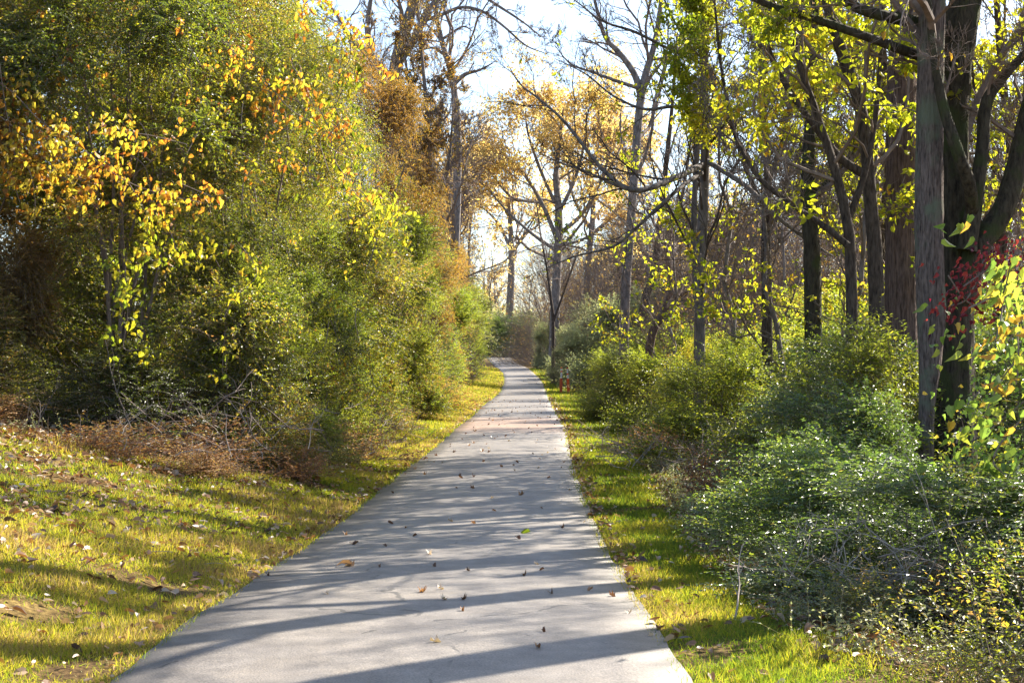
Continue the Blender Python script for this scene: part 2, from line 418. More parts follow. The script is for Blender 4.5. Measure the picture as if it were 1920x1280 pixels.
# smooth the edges and fray them a little
def sm(a, k=9):
    return np.convolve(np.pad(a, k // 2, 'edge'), np.ones(k) / k, 'valid')
e = np.stack([pd, 0 * pd, 0 * pd], -1)
pl = sm(pl) + noise3(e, 11, 2.2, 5) * .035; pr = sm(pr) + noise3(e, 12, 2.2, 5) * .035
nx = 9
tt = np.linspace(0, 1, nx)
PX = pl[:, None] * (1 - tt) + pr[:, None] * tt
crown = .018 * (1 - (2 * tt - 1) ** 2)
PZ = pz[:, None] + crown[None] + .004
Vp = np.stack([PX, np.broadcast_to(pd[:, None], PX.shape), PZ], -1).reshape(-1, 3)
ii = np.arange(len(pd) * nx).reshape(len(pd), nx)
Fp = np.stack([ii[:-1, :-1], ii[:-1, 1:], ii[1:, 1:], ii[1:, :-1]], -1).reshape(-1, 4)
# edge skirts
lo = len(Vp); sk = np.concatenate([np.stack([pl - .03, pd, pz - .08], -1), np.stack([pr + .03, pd, pz - .08], -1)])
Vp = np.concatenate([Vp, sk]); k = len(pd)
la = ii[:, 0]; ra_ = ii[:, -1]; lb = lo + np.arange(k); rb_ = lo + k + np.arange(k)
Fp = np.concatenate([Fp, np.stack([lb[:-1], la[:-1], la[1:], lb[1:]], -1), np.stack([ra_[:-1], rb_[:-1], rb_[1:], ra_[1:]], -1)])
o = link('path', make_mesh('path', Vp, Fp, m, smooth=True)); o["kind"] = "structure"

# ------------------------------------------------------------------ plants
def shoots(rng, B, D, Ln, K, leaf_l, leaf_w, droop=.25, tpl='diamond', K_pts=5, stem_r=.004, spread=.9, bare=0.0, hang=0.0, clump=None, nb=(0, 0, 0), nj=.55):
    """leafy shoots: returns leaf part and twig part"""
    n = len(B); D = nrm(D)
    t = np.linspace(.12, 1, K)[None, :, None]
    t = np.clip(t + rng.normal(size=(n, K, 1)) * .03, .02, 1)
    g = V3([0, 0, -1.0])
    def pos(t): return B[:, None] + D[:, None] * (Ln[:, None, None] * t) + g * (droop * Ln[:, None, None] * t ** 2)
    P = pos(t)
    T = nrm(D[:, None] + g * (2 * droop * t))
    S = nrm(np.cross(T, UP + rng.normal(size=(n, 1, 3)) * .3))
    sgn = np.where(np.arange(K) % 2 == 0, 1, -1)[None, :, None]
    ang = rng.normal(size=(n, K, 3)) * .35
    A = nrm(T * .55 + S * sgn * spread + ang + g * hang)
    N = nrm(UP + rng.normal(size=(n, K, 3)) * nj + T * .2 + V3(nb))
    Lf = leaf_l * rng.uniform(.65, 1.2, (n, K)) * (1.05 - .35 * t[..., 0])
    keep = rng.random((n, K)) > bare
    base_r = rng.random((n, 1)) if clump is None else clump[:, None]
    R = np.clip(base_r * .6 + rng.random((n, K)) * .4, 0, 1)
    P = P[keep]; A = A[keep]; N = N[keep]; Lf = Lf[keep]; R = R[keep]
    lv = leaves(P, A, N, Lf, Lf * (leaf_w / leaf_l), tpl, R)
    tp = np.linspace(0, 1, K_pts)[None, :, None]
    tw = tubes(pos(tp), np.broadcast_to(np.linspace(stem_r, stem_r * .35, K_pts)[None], (n, K_pts)), 3)
    return lv, tw

def shrub_data(name, seed, r, h, n_sh, sh_len, K, leaf_l, leaf_w, mat, tpl='diamond', droop=.3, lumps=.3, upb=.35, bare=.05, inner=.35, stem_mat='twig', nstem=9, prof='mound', stem_r=.012, out=1.0, bias=(0, 0, 0), nb=(0, 0, 0), nj=.55, jit=.38, plong=.14, lobes=0, lobe_r=.8):
    rng = np.random.default_rng(seed)
    az = rng.uniform(0, 2 * math.pi, n_sh)
    u = rng.random(n_sh)
    if prof == 'wall':
        zz = .02 + .98 * u ** 1.05
        pr = (1 - zz ** 4) ** .5 * (.86 + .14 * np.sin(zz * 3.1))
    elif prof == 'egg':
        zz = .02 + .98 * u ** 1.1
        pr = np.sqrt(np.clip(1 - (np.abs(zz - .32) / .70) ** 2.3, 0, 1))
    else:
        zz = .03 + .97 * u ** 1.35
        pr = np.sqrt(np.clip(1 - zz ** 2.2, 0, 1))
    q = np.stack([np.cos(az) * pr * r, np.sin(az) * pr * r, zz * h], -1)
    big = noise3(q, seed + 5, 2.2 / r, 2); small = noise3(q, seed + 6, 2.4, 2)
    if lobes:
        # the crown is a heap of separate boughs with hollows between them
        la = rng.uniform(0, 2 * math.pi, lobes); lz = (np.arange(lobes) + rng.random(lobes)) / lobes
        lz = .06 + .9 * lz ** (1.0 if prof != 'mound' else 1.15)
        lp = np.interp(zz, np.sort(zz), np.sort(zz)) if False else None
        prf = (lambda k: np.sqrt(np.clip(1 - (np.abs(k - .32) / .72) ** 2.3, 0, 1))) if prof == 'egg' else ((lambda k: (1 - k ** 4) ** .5) if prof == 'wall' else (lambda k: np.sqrt(np.clip(1 - k ** 2.2, 0, 1))))
        lr = lobe_r * rng.uniform(.6, 1.35, lobes)
        rr_l = np.maximum(prf(lz) * r * rng.uniform(.7, 1.05, lobes) - lr * .5, 0)
        LC = np.stack([np.cos(la) * rr_l, np.sin(la) * rr_l, np.maximum(lz * h - lr * .3, lr * .45)], -1)
        wgt = lr ** 2; which = rng.choice(lobes, n_sh, p=wgt / wgt.sum())
        core = rng.random(n_sh) < .09
        dv = nrm(rng.normal(size=(n_sh, 3)) + nrm(LC[which] * V3([1, 1, 0]) + 1e-6) * .55 + UP * .35)
        sh = rng.random(n_sh) ** .3
        PL_ = LC[which] + dv * (lr[which] * sh * (1 + .25 * small))[:, None] * V3([1.1, 1.1, .8])
        lobe_c = rng.random(lobes)
    rad = rng.random(n_sh) ** inner
    lump = 1 + lumps * big + .42 * small * min(1.0, 1.6 / r)
    Pp = q * V3([1, 1, 0]) * (rad * lump)[:, None] + V3([0, 0, 1.0]) * (zz * h * (1 + .5 * lumps * big * zz))[:, None]
    dirn = nrm(np.stack([np.cos(az), np.sin(az), zz ** 2 * 1.4 - .1], -1))
    if lobes:
        Pp = np.where(core[:, None], Pp * V3([.75, .75, .95]), PL_)
        dirn = np.where(core[:, None], dirn, nrm(dv * V3([1, 1, .7]) + V3([0, 0, -.12])))
    D = nrm(dirn * out + UP * upb + V3(bias) + rng.normal(size=(n_sh, 3)) * jit)
    Ln = sh_len * rng.uniform(.45, 1.3, n_sh)
    longer = rng.random(n_sh) < plong; Ln = np.where(longer, Ln * 2.0, Ln)
    D = nrm(D + longer[:, None] * V3([0, 0, .35]))
    cl = np.clip((.45 if not lobes else .3 + .34 * lobe_c[which]) + np.where(longer & (rng.random(n_sh) < .7), .2, 0) + (.4 if not lobes else .22) * noise3(Pp, seed + 9, 1.6, 2) + rng.normal(size=n_sh) * .15, 0, 1)
    B = Pp - D * Ln[:, None] * .6; B[:, 2] = np.maximum(B[:, 2], .02)
    lv, tw = shoots(rng, B, D, Ln, K, leaf_l, leaf_w, droop, tpl, 4, max(.0025, leaf_l * .05), bare=bare, clump=cl, nb=nb, nj=nj)
    fol = make_mesh(name + '_foliage', lv[0], lv[1], mat, lv[2])
    a = rng.uniform(0, 6.28, nstem); K2 = 9; t = np.linspace(0, 1, K2)
    rr = r * rng.uniform(.1, .6, nstem); hh = h * rng.uniform(.5, .85, nstem)
    S = np.stack([np.cos(a)[:, None] * rr[:, None] * t ** 1.3, np.sin(a)[:, None] * rr[:, None] * t ** 1.3, hh[:, None] * t - .05], -1)
    S += rng.normal(size=S.shape) * .04 * r * t[None, :, None]
    S[:, :, :2] += rng.normal(size=(nstem, 1, 2)) * .06 * r
    st = tubes(S, np.broadcast_to(np.linspace(stem_r, .006, K2)[None] * (h / 2.5), (nstem, K2)), 5)
    V, F, _ = merge([st, tw])
    stm = make_mesh(name + '_stems', V, F, M[stem_mat])
    return fol, stm

def shrub(name, label, data, x, d, rz=0, s=(1, 1, 1), cat='shrub', group=None, dz=0):
    if not isinstance(s, tuple): s = (s, s, s)
    t = thing(name, label, cat, (x, d, gz(x, d) - .03 + dz), rz, group, s)
    link('foliage', data[0], t); link('stem', data[1], t)
    return t

# branching
def grow(rng, P, R, spec, upw=.15):
    """P (N,K,3) limb polylines with radii R. spec: list of dicts n, ratio, angle, t0, K, wob, up, rr. returns list of levels"""
    levels = [(P, R)]
    for s in spec:
        N, K, _ = P.shape
        n = s['n']
        t = s.get('t0', .25) + (1 - s.get('t0', .25)) * (np.arange(n)[None] + rng.random((N, n))) / n
        t = np.clip(t, 0, .995)
        fi = t * (K - 1); i = np.minimum(fi.astype(int), K - 2); f = (fi - i)[..., None]
        I = np.arange(N)[:, None]
        base = P[I, i] * (1 - f) + P[I, i + 1] * f
        tan = nrm(P[I, i + 1] - P[I, i])
        rb = R[I, i] * (1 - f[..., 0]) + R[I, i + 1] * f[..., 0]
        plen = np.linalg.norm(np.diff(P, axis=1), axis=2).sum(1)[:, None]
        L = s.get('abs', 0) + plen * s['ratio'] * (1.15 - .65 * t) * rng.uniform(.6, 1.3, (N, n))
        ran = nrm(np.cross(tan, rng.normal(size=(N, n, 3))))
        an = s['angle'] * rng.uniform(.7, 1.3, (N, n))[..., None]
        d0 = nrm(tan * np.cos(an) + ran * np.sin(an) + UP * s.get('up', .1) + V3(s.get('bias', (0, 0, 0))))
        K2 = s.get('K', 5)
        M_ = N * n
        d = d0.reshape(M_, 3); b = base.reshape(M_, 3); l = L.reshape(M_) / (K2 - 1)
        pts = [b]
        for k in range(K2 - 1):
            d = nrm(d + rng.normal(size=d.shape) * s.get('wob', .18) + UP * s.get('curl', .04))
            b = b + d * l[:, None]; pts.append(b)
        P2 = np.stack(pts, 1)
        r0 = np.minimum(rb.reshape(M_) * s.get('rr', .6), s.get('rmax', 9))
        r0 = np.maximum(r0, s.get('rmin', .0025))
        R2 = r0[:, None] * np.linspace(1, s.get('tip', .4), K2)[None]
        levels.append((P2, R2)); P, R = P2, R2
    return levels

def poly(pts, d=None, n=24, r=(.2, .05), origin=(0, 0, 0)):
    """photo-traced limb at distance d (or rows with their own d) -> polyline with radii"""
    W = V3([at(q[0], q[1], q[2] if len(q) > 2 else d) for q in pts]) - V3(origin)
    P = spline(W, n)
    R = np.interp(np.linspace(0, 1, n), np.linspace(0, 1, len(r)), r)
    return P, R

def limb_mesh(P, R, rng, sides=20, ridge=.06):
    """a thick trunk with ridged bark as real relief"""
    V, F = tubes(P[None], R[None], sides)
    n, s = len(P), sides
    c = np.repeat(P, s, axis=0)
    off = V - c
    a = np.tile(np.arange(s), n); l = np.repeat(np.arange(n), s)
    q = np.stack([np.cos(a / s * 6.283) * 2.2, np.sin(a / s * 6.283) * 2.2, l * .05], -1)
    k = 1 + ridge * noise3(q, int(rng.integers(1e6)), 3.0, 3) + ridge * .6 * rng.normal(size=len(V))
    q2 = np.stack([l * .09, 0 * l, 0 * l], -1)
    k *= 1 + .05 * noise3(q2, int(rng.integers(1e6)), 1.0, 3)
    return c + off * k[:, None], F

def tree(name, label, limbs, spec, bark, leaf=None, seed=1, cat='tree', group=None, twig='twig', sides=14, extra_leaf=1.0, ridge=.05, sub=None, origin=None):
    """limbs: list of (pts, d, radii). The first is the trunk. Children grow from all of them."""
    rng = np.random.default_rng(seed)
    p0 = at(limbs[0][0][0][0], limbs[0][0][0][1], limbs[0][0][0][2] if len(limbs[0][0][0]) > 2 else limbs[0][1])
    root = V3([p0[0], p0[1], gz(p0[0], p0[1])]) if origin is None else V3(origin)
    t = thing(name, label, cat, tuple(root), 0, group)
    parts = []; PL = []
    for li, (pts, d, r) in enumerate(limbs):
        L = poly(pts, d, 40 if li == 0 else 24, r, root)
        PL.append(L)
        if li == 0:
            V, F = limb_mesh(L[0], L[1], rng, sides, ridge)
            link('trunk', make_mesh('trunk', V, F, bark, smooth=True), t)
        else:
            V, F = limb_mesh(L[0], L[1], rng, 9, ridge * .6)
            link('limb', make_mesh('limb', V, F, bark, smooth=True), t)
    tp = []; lv = []
    res = lambda P, R, K=16: (V3([np.interp(np.linspace(0, 1, K), np.linspace(0, 1, len(P)), P[:, a]) for a in range(3)]).T, np.interp(np.linspace(0, 1, K), np.linspace(0, 1, len(R)), R))
    if sub is None: sub = range(len(PL))
    pr = [res(*PL[i]) for i in sub]
    Pm = np.stack([q[0] for q in pr]); Rm = np.stack([q[1] for q in pr])
    levels = grow(rng, Pm, Rm, spec)
    for k, (P, R) in enumerate(levels[1:]):
        pp = tubes(P, R, 5 if k == 0 else 3)
        tp.append(pp)
    if tp:
        V, F, _ = merge(tp)
        link('twigs', make_mesh('twigs', V, F, M[twig]), t)
    if leaf:
        P = levels[-1][0]
        for (mat, n_per, ll, lw, tpl, keep) in leaf:
            N, K, _ = P.shape
            tt_ = rng.random((N, n_per)); fi = tt_ * (K - 1); i = np.minimum(fi.astype(int), K - 2); f = (fi - i)[..., None]
            I = np.arange(N)[:, None]
            q = (P[I, i] * (1 - f) + P[I, i + 1] * f).reshape(-1, 3)
            # leaves come in patches
            msk = noise3(q, seed + 77, 1.5 if p0[1] < 60 else .7, 2) * .5 + .5 + rng.normal(size=len(q)) * .15 < keep
            q = q[msk]
            tan = nrm((P[I, i + 1] - P[I, i]).reshape(-1, 3)[msk])
            D = nrm(tan * .3 + rng.normal(size=q.shape) * .6 - UP * .55)
            Nn = rng.normal(size=q.shape) + V3([0, -.3, .3])
            Lf = ll * rng.uniform(.6, 1.25, len(q))
            R = np.clip(.42 + .25 * noise3(q, seed + 78, 1.2, 2) + rng.normal(size=len(q)) * .2, 0, 1)
            v = leaves(q, D, Nn, Lf, Lf * lw / ll, tpl, R)
            link('crown', make_mesh('crown', v[0], v[1], mat, v[2]), t)
    return t

def gnear(px, d):
    """photo row where the ground shows at px, d (to start a trunk there)"""
    x = (px - 960) / FPX * d
    return 700 - (gz(x, d) - .15 - CAMZ) * FPX / d

#@@PLANTS
# ------------------------------------------------------------------ shrubs
A_ = [shrub_data('tall_privet', s, 2.3, 7.2, 5200, .78, 26, ll, ll * .5, M[mm], droop=.3, lumps=.42, upb=.22, inner=.34, nstem=9, prof='wall', lobes=30, lobe_r=.78) for s, mm, ll in ((11, 'privet', .062), (12, 'privet', .068), (13, 'privet', .058), (14, 'brown_mix', .066))]
A2_ = [shrub_data('tall_light_privet', s, 2.3, 7.2, 3600, 1.1, 26, .1, .042, M['privet_light'], droop=.15, lumps=.32, upb=.45, inner=.34, nstem=8, prof='egg', lobes=22, lobe_r=.8) for s in (21, 22)]
F_ = [shrub_data('foot_privet', s, 1.2, 1.9, 1500, .5, 24, .052, .026, M['privet'], droop=.3, lumps=.4, upb=.3, inner=.35, nstem=7) for s in (26, 27)]
NB = (.25, -.38, 0)
B_ = [shrub_data('low_privet', s, 1.5, 2.2, 1500, .85, 26, .062, .03, M['privet_cool'], droop=.3, lumps=.5, upb=.35, inner=.6, out=.6, bias=(-.75, -.25, .15), nb=NB, nj=.42, jit=.25, plong=.25, lobes=12, lobe_r=.5) for s in (31, 32, 33)]
C_ = [shrub_data('corner_shoots', s, 1.1, 1.0, 170, .8, 20, .05, .027, M['privet'], droop=.25, lumps=.5, upb=.8, inner=.7, bare=.15, nstem=5, nb=NB, nj=.5, out=.6) for s in (35, 36)]
O_ = [shrub_data('olive_shrub', s, 1.8, 2.8, 2600, .8, 26, .085, .036, M['olive'], droop=.2, lumps=.35, upb=.4, inner=.4, lobes=14, lobe_r=.6, plong=.2) for s in (41, 42)]
Lt_ = [shrub_data('light_shrub', s, 1.7, 2.6, 1700, 1.0, 24, .075, .034, M['privet_light'], droop=.25, lumps=.5, upb=.4, inner=.55, out=.7, bias=(-.5, -.15, .25), nb=NB, nj=.5, jit=.3, plong=.22, lobes=13, lobe_r=.55) for s in (51, 52)]
Y_ = [shrub_data('yellow_shrub', s, 2.0, 3.4, 1500, .8, 20, .085, .055, M['vine_yellow'], droop=.2, lumps=.35, upb=.5, inner=.4, bare=.25) for s in (61,)]
T_ = [shrub_data('twiggy_brush', s, 2.2, 5.0, 4800, 1.0, 8, .08, .045, M['brown_mix'], droop=.2, lumps=.35, upb=.6, inner=.45, bare=.93, stem_mat='twig', nstem=14) for s in (64, 65)]
D_ = [shrub_data('dry_weeds', s, .9, .8, 420, .55, 12, .062, .034, M['dry'], droop=.35, lumps=.5, upb=.7, inner=.6, bare=.3, plong=.2) for s in (71, 72)]

LEFT = [
    ('browning_shrub', 'farthest browning thicket tree at the left rim of the sky gap', A_[3], -5.3, 97.0, 2.8, (1.1, 1.1, 2.2)),
    ('tall_privet_shrub', 'privet continuing the thicket just outside the left edge', A_[1], -12.6, 20.5, 1.9, (1.1, 1.1, 1.1)),
    ('tall_privet_shrub', 'privet at the outer end of the left bank thicket', A_[2], -16.4, 21.5, 3.3, (1.2, 1.2, 1.1)),
    ('browning_shrub', 'tall browning thicket tree at the top rim of the left thicket', A_[3], -5.3, 50.0, 1.9, (1.1, 1.1, 1.8)),
    ('browning_shrub', 'brown and yellow flecked thicket tree beside the sky gap', A_[3], -5.1, 65.0, 4.0, (1.1, 1.1, 1.9)),
    ('browning_shrub', 'browning thicket tree above the sunlit yellow green shrubs', A_[3], -5.5, 84.0, .7, (1.2, 1.2, 1.75)),
    ('tall_privet_shrub', 'dark green privet thicket hung with orange vine leaves at the left edge', A_[0], -8.7, 21.0, 0.3, (1.1, 1.1, 1.15)),
    ('tall_privet_shrub', 'dark privet with yellow vine streaks above the brown leaf bank', A_[1], -5.9, 21.2, 1.2, (1.0, 1.0, 1.15)),
    ('tall_privet_shrub', 'dark privet thicket between the yellow vine streak and the path bend', A_[2], -4.6, 23.6, 2.6, (.8, .9, 1.15)),
    ('tall_privet_shrub', 'glossy privet behind the yellow leaved sprays on the left bank', A_[0], -4.9, 29.0, 4.0, (.95, 1.05, 1.25)),
    ('tall_privet_shrub', 'privet with scattered gold leaves standing left of the sandy path patch', A_[1], -5.0, 34, 5.2, (1.0, 1.1, 1.1)),
    ('tall_privet_shrub', 'tall narrow privet below the bare twiggy tree on the left', A_[2], -6.0, 41.0, .6, (1.1, 1.1, 1.5)),
    ('tall_privet_shrub', 'privet rising behind the left edge thicket', A_[1], -10.5, 27.0, 2.1, (1.5, 1.3, 1.7)),
    ('tall_privet_shrub', 'tall dark privet closing the thicket behind the yellow vine', A_[0], -7.6, 27.5, 3.1, (1.3, 1.3, 1.7)),
    ('tall_privet_shrub', 'high privet crown reaching the top of the photo on the left', A_[3], -9.0, 36.0, 1.1, (1.5, 1.5, 1.9)),
    ('tall_privet_shrub', 'privet crown beside the big bare tree at the top left', A_[1], -6.6, 32.0, 2.3, (1.2, 1.2, 1.65)),
    ('light_green_shrub', 'light green shrub with feathery shoots left of the grassy verge', A2_[0], -3.9, 44.0, .4, (.72, .9, .92)),
    ('light_green_shrub', 'bright green shrub at the near end of the far left verge', A2_[1], -4.7, 58.0, 2.2, (1.0, 1.0, 1.0)),
    ('light_green_shrub', 'sunlit yellow green shrub behind the left verge', A2_[0], -4.8, 78.0, 3.7, (1.1, 1.2, 1.15)),
    ('light_green_shrub', 'large yellow green shrub beside the path bend', A2_[1], -5.3, 103.0, 5.0, (1.3, 1.3, 1.3)),
    ('light_green_shrub', 'rounded sunlit shrub leaning over the far curve of the path', A2_[0], -6.0, 134.0, 1.4, (1.6, 1.6, 1.35)),
    ('browning_shrub', 'orange brown shrub tangled into the privet at the left edge', A_[3], -7.6, 19.9, 4.4, (.62, .5, .72)),
    ('bright_shrub', 'sunlit yellow green shrub glowing in the left hollow', A2_[1], -3.75, 21.8, 2.0, (.48, .48, .44)),
    ('bright_shrub', 'sunlit yellow green shrub right of the yellow vine sprays', A2_[0], -3.9, 27.0, 3.0, (.5, .6, .62)),
    ('foot_privet_shrub', 'low leafy privet at the left foot of the yellow vine streak', F_[0], -7.4, 19.0, .3, (1.1, .9, .8)),
    ('foot_privet_shrub', 'low privet under the yellow vine streak on the bank', F_[1], -5.3, 19.4, 1.3, (1.1, .9, .8)),
    ('foot_privet_shrub', 'small bright privet beside the dark hollow on the left', F_[0], -3.9, 20.8, 2.3, (.8, .8, .9)),
    ('foot_privet_shrub', 'low privet between the rusty weeds and the path', F_[1], -3.5, 23.8, 3.3, (.7, .9, .85)),
    ('foot_privet_shrub', 'low privet left of the dead canes', F_[0], -3.5, 28, 4.4, (.8, 1.3, 1.0)),
    ('foot_privet_shrub', 'low privet opposite the sandy path patch', F_[1], -3.7, 35, 5.1, (.9, 1.6, 1.2)),
    ('foot_privet_shrub', 'low privet at the corner before the left verge widens', F_[0], -3.6, 46, .9, (.9, 1.8, 1.2)),
    ('foot_privet_shrub', 'low privet spreading at the extreme left of the thicket', F_[1], -9.2, 19.6, 2.9, (1.2, .9, .9)),
]
for n, lab, dat, x, d, rz, s in LEFT:
    shrub(n, lab, dat, x, d, rz, s, group='shrubs of the left thicket')

RIGHT = [
    ('olive_shrub', 'grey green bush hiding the foot of the thin Y shaped tree', O_[1], 3.9, 108.0, 1.1, (.62, .62, 1.25)),
    ('privet_shrub', 'dark shrub closing the view straight behind the far path bend', B_[0], -3.5, 212.0, .3, (3.2, 3.2, 3.0)),
    ('privet_shrub', 'dark shrub right of the far path bend in the shade', B_[1], 3.0, 208.0, 1.3, (3.4, 3.4, 3.2)),
    ('privet_shrub', 'dark shrub behind the small grey green bush at the far curve', B_[2], 9.5, 195.0, 2.3, (3.6, 3.6, 3.4)),
    ('privet_shrub', 'dark shrub left of the far path bend', B_[1], -10.5, 222.0, 3.3, (3.6, 3.6, 3.4)),
    ('privet_shrub', 'tall privet behind the silvery sprays, left of the pale trunk', B_[1], 6.6, 24.5, 1.1, (1.5, 1.4, 1.35)),
    ('privet_shrub', 'high privet between the pale trunk and the ribbed brown trunk', B_[2], 8.6, 24.0, 2.3, (1.4, 1.4, 1.5)),
    ('light_shrub', 'tall yellow green shrub below the ivy covered trunk', Lt_[0], 7.6, 29.5, 1.9, (1.6, 1.5, 1.35)),
    ('light_shrub', 'yellow green thicket right of the ivy covered trunk', Lt_[1], 10.8, 31.0, .4, (1.7, 1.6, 1.5)),
    ('light_shrub', 'yellow green thicket behind the paired trunks foot', Lt_[0], 8.4, 38.0, 3.9, (1.7, 1.6, 1.5)),
    ('privet_shrub', 'low glossy privet with silvery leaves at the front of the right thicket', B_[0], 3.2, 10.6, .4, (1.0, 1.0, .5)),
    ('privet_shrub', 'dark privet spray in the lower right corner', B_[1], 4.3, 9.2, 1.9, (.9, .9, .42)),
    ('privet_shrub', 'glossy dark privet in front of the double trunk', B_[2], 4.7, 13.0, 3.0, (1.0, 1.0, .42)),
    ('privet_shrub', 'silvery privet left of the double trunk foot', B_[0], 3.35, 15.6, 4.2, (.85, .9, .8)),
    ('privet_shrub', 'dark privet arching over the narrow grass strip', B_[1], 3.1, 12.8, 5.3, (.85, .9, .62)),
    ('privet_shrub', 'privet mound behind the dry orange weeds', Lt_[0], 4.4, 18.4, .9, (1.0, 1.1, .95)),
    ('privet_shrub', 'wide privet mound in the middle of the right thicket', B_[0], 5.7, 21.8, 2.2, (1.2, 1.2, 1.1)),
    ('privet_shrub', 'privet growing against the ribbed brown trunk', B_[1], 7.6, 20.5, 3.3, (1.3, 1.3, 1.35)),
    ('privet_shrub', 'leafy privet right of the dark mossy trunk', B_[2], 6.6, 15.6, 4.6, (.9, .9, .75)),
    ('privet_shrub', 'privet between the vine trunks and the grey shrub', B_[0], 8.0, 27.0, 5.9, (1.4, 1.4, 1.3)),
    ('light_shrub', 'light green shrub with long pale sprays beside the dead twigs', Lt_[0], 4.0, 27.0, .5, (1.1, 1.1, .85)),
    ('light_shrub', 'light green shrub covering the foot of the forked tree', Lt_[1], 4.0, 46.0, 2.5, (.9, .9, 1.1)),
    ('light_shrub', 'tall light shrub below the long dark limb of the mossy tree', Lt_[1], 8.2, 25.0, 1.5, (1.3, 1.3, 1.25)),
    ('light_shrub', 'yellow green shrub just above the pale sprays', Lt_[1], 5.2, 33.0, 1.8, (1.2, 1.2, 1.05)),
    ('light_shrub', 'light shrub under the thin paired trunks', Lt_[0], 7.5, 33.0, 2.9, (1.5, 1.5, 1.2)),
    ('light_shrub', 'shrub with white tipped shoots right of the dark hollow', Lt_[1], 5.1, 41.0, 4.1, (1.2, 1.2, 1.15)),
    ('light_shrub', 'bright green shrub beside the leaning brown stem', Lt_[0], 5.6, 53.0, 5.3, (1.4, 1.4, 1.35)),
    ('light_shrub', 'green shrub overhanging the dark hollow past the sticks', Lt_[1], 5.0, 60.0, .2, (1.1, 1.1, 1.2)),
    ('olive_shrub', 'grey green shrub directly behind the orange marker posts', O_[0], 5.6, 101.0, .7, (1.3, 1.3, 1.7)),
    ('olive_shrub', 'grey green shrub left of the marker posts', O_[1], 5.5, 118.0, 2.0, (1.4, 1.3, 2.0)),
    ('olive_shrub', 'small grey green bush at the far right curve of the path', O_[0], 3.9, 150.0, 3.2, (1.0, 1.0, 1.9)),
    ('olive_shrub', 'tall grey shrub around the leaning far trunks', O_[1], 8.2, 92.0, 4.4, (2.2, 2.2, 2.8)),
    ('olive_shrub', 'tall olive shrub behind the thin Y shaped tree', O_[0], 9.0, 128.0, 5.0, (2.3, 2.2, 2.7)),
    ('olive_shrub', 'olive bush filling the gap behind the leaning stem', O_[1], 9.0, 72.0, 5.8, (1.8, 1.8, 1.9)),
    ('yellow_shrub', 'golden yellow shrub glowing behind the thin paired trunks', Y_[0], 9.2, 46.0, .3, (1.3, 1.3, 1.2)),
    ('yellow_shrub', 'yellow leaved bush between the bare arching limbs', Y_[0], 12.0, 50.0, 1.6, (1.6, 1.6, 1.4)),
    ('yellow_shrub', 'small yellow bush at the foot of the thin paired trunks', Y_[0], 5.0, 39.0, 2.9, (.6, .6, .75)),
    ('yellow_shrub', 'pale yellow thicket behind the ivy covered trunk', Y_[0], 15.5, 52.0, 4.0, (1.7, 1.7, 1.5)),
]
for n, lab, dat, x, d, rz, s in RIGHT:
    shrub(n, lab, dat, x, d, math.sin(rz * 5) * .5, s, group='shrubs of the right thicket')
BR = [('twiggy brush at the rim of the left thicket below the slim bare tree', -5.2, 96, (1.4, 1.3, 2.9)), ('brown brush closing the gap under the golden crown', 6.5, 180, (3.4, 3.4, 3.2)), ('tall brush tangle around the forked tree trunk', 8.6, 58, (1.3, 1.3, 1.7)), ('tall brush tangle left of the forked tree', 11.5, 94, (1.6, 1.6, 2.4)),
      ('pale brush tangle behind the thin paired trunks', 11.0, 74, (1.9, 1.9, 2.1)), ('pale brush tangle far behind the golden yellow shrub', 16.0, 90, (2.3, 2.3, 2.4)), ('brown brush under the bare arching limb tips', 9.8, 110, (2.4, 2.4, 2.6)), ('brush tangle beyond the yellow leaved bush', 22.0, 88, (2.4, 2.4, 2.4)),
      ('tall brown twiggy brush filling the rim of the left thicket', -5.4, 68, (1.2, 1.2, 2.5)), ('twiggy brush above the feathery shrub on the left', -5.6, 56, (1.1, 1.1, 2.7)), ('twiggy brush standing above the sunlit shrub behind the left verge', -5.6, 118, (1.6, 1.5, 3.2)),
      ('pale twiggy brush under the long arching bare limb', 5.6, 48, (1.0, 1.0, 1.1)), ('brown twiggy brush right of the leaning sapling', 7.2, 43, (1.0, 1.0, 1.0)), ('grey twiggy brush behind the thin Y shaped tree', 8.0, 105, (2.0, 2.0, 2.2)),
      ('twiggy brush between the forked tree and the marker posts', 10.0, 82, (1.4, 1.4, 1.7)), ('tall twiggy brush behind the forked tree', 11.3, 68, (1.6, 1.6, 1.9)), ('twiggy brush behind the golden yellow shrub', 12.5, 60, (1.8, 1.8, 1.9)),
      ('brush tangle behind the yellow leaved bush', 17.0, 66, (2.0, 2.0, 2.0)), ('brush tangle behind the ivy covered trunk', 13.5, 40, (1.5, 1.5, 1.5)), ('brown brush beyond the far right curve of the path', 4.5, 165, (2.8, 2.8, 2.6)), ('brown brush left of the far right curve', 9.5, 150, (2.8, 2.8, 2.8))]
for i, (lab, x, d, s) in enumerate(BR):
    shrub('twiggy_brush', lab, T_[i % 2], x, d, i * 1.1, s, cat='brush', group='twiggy brush of the thickets')

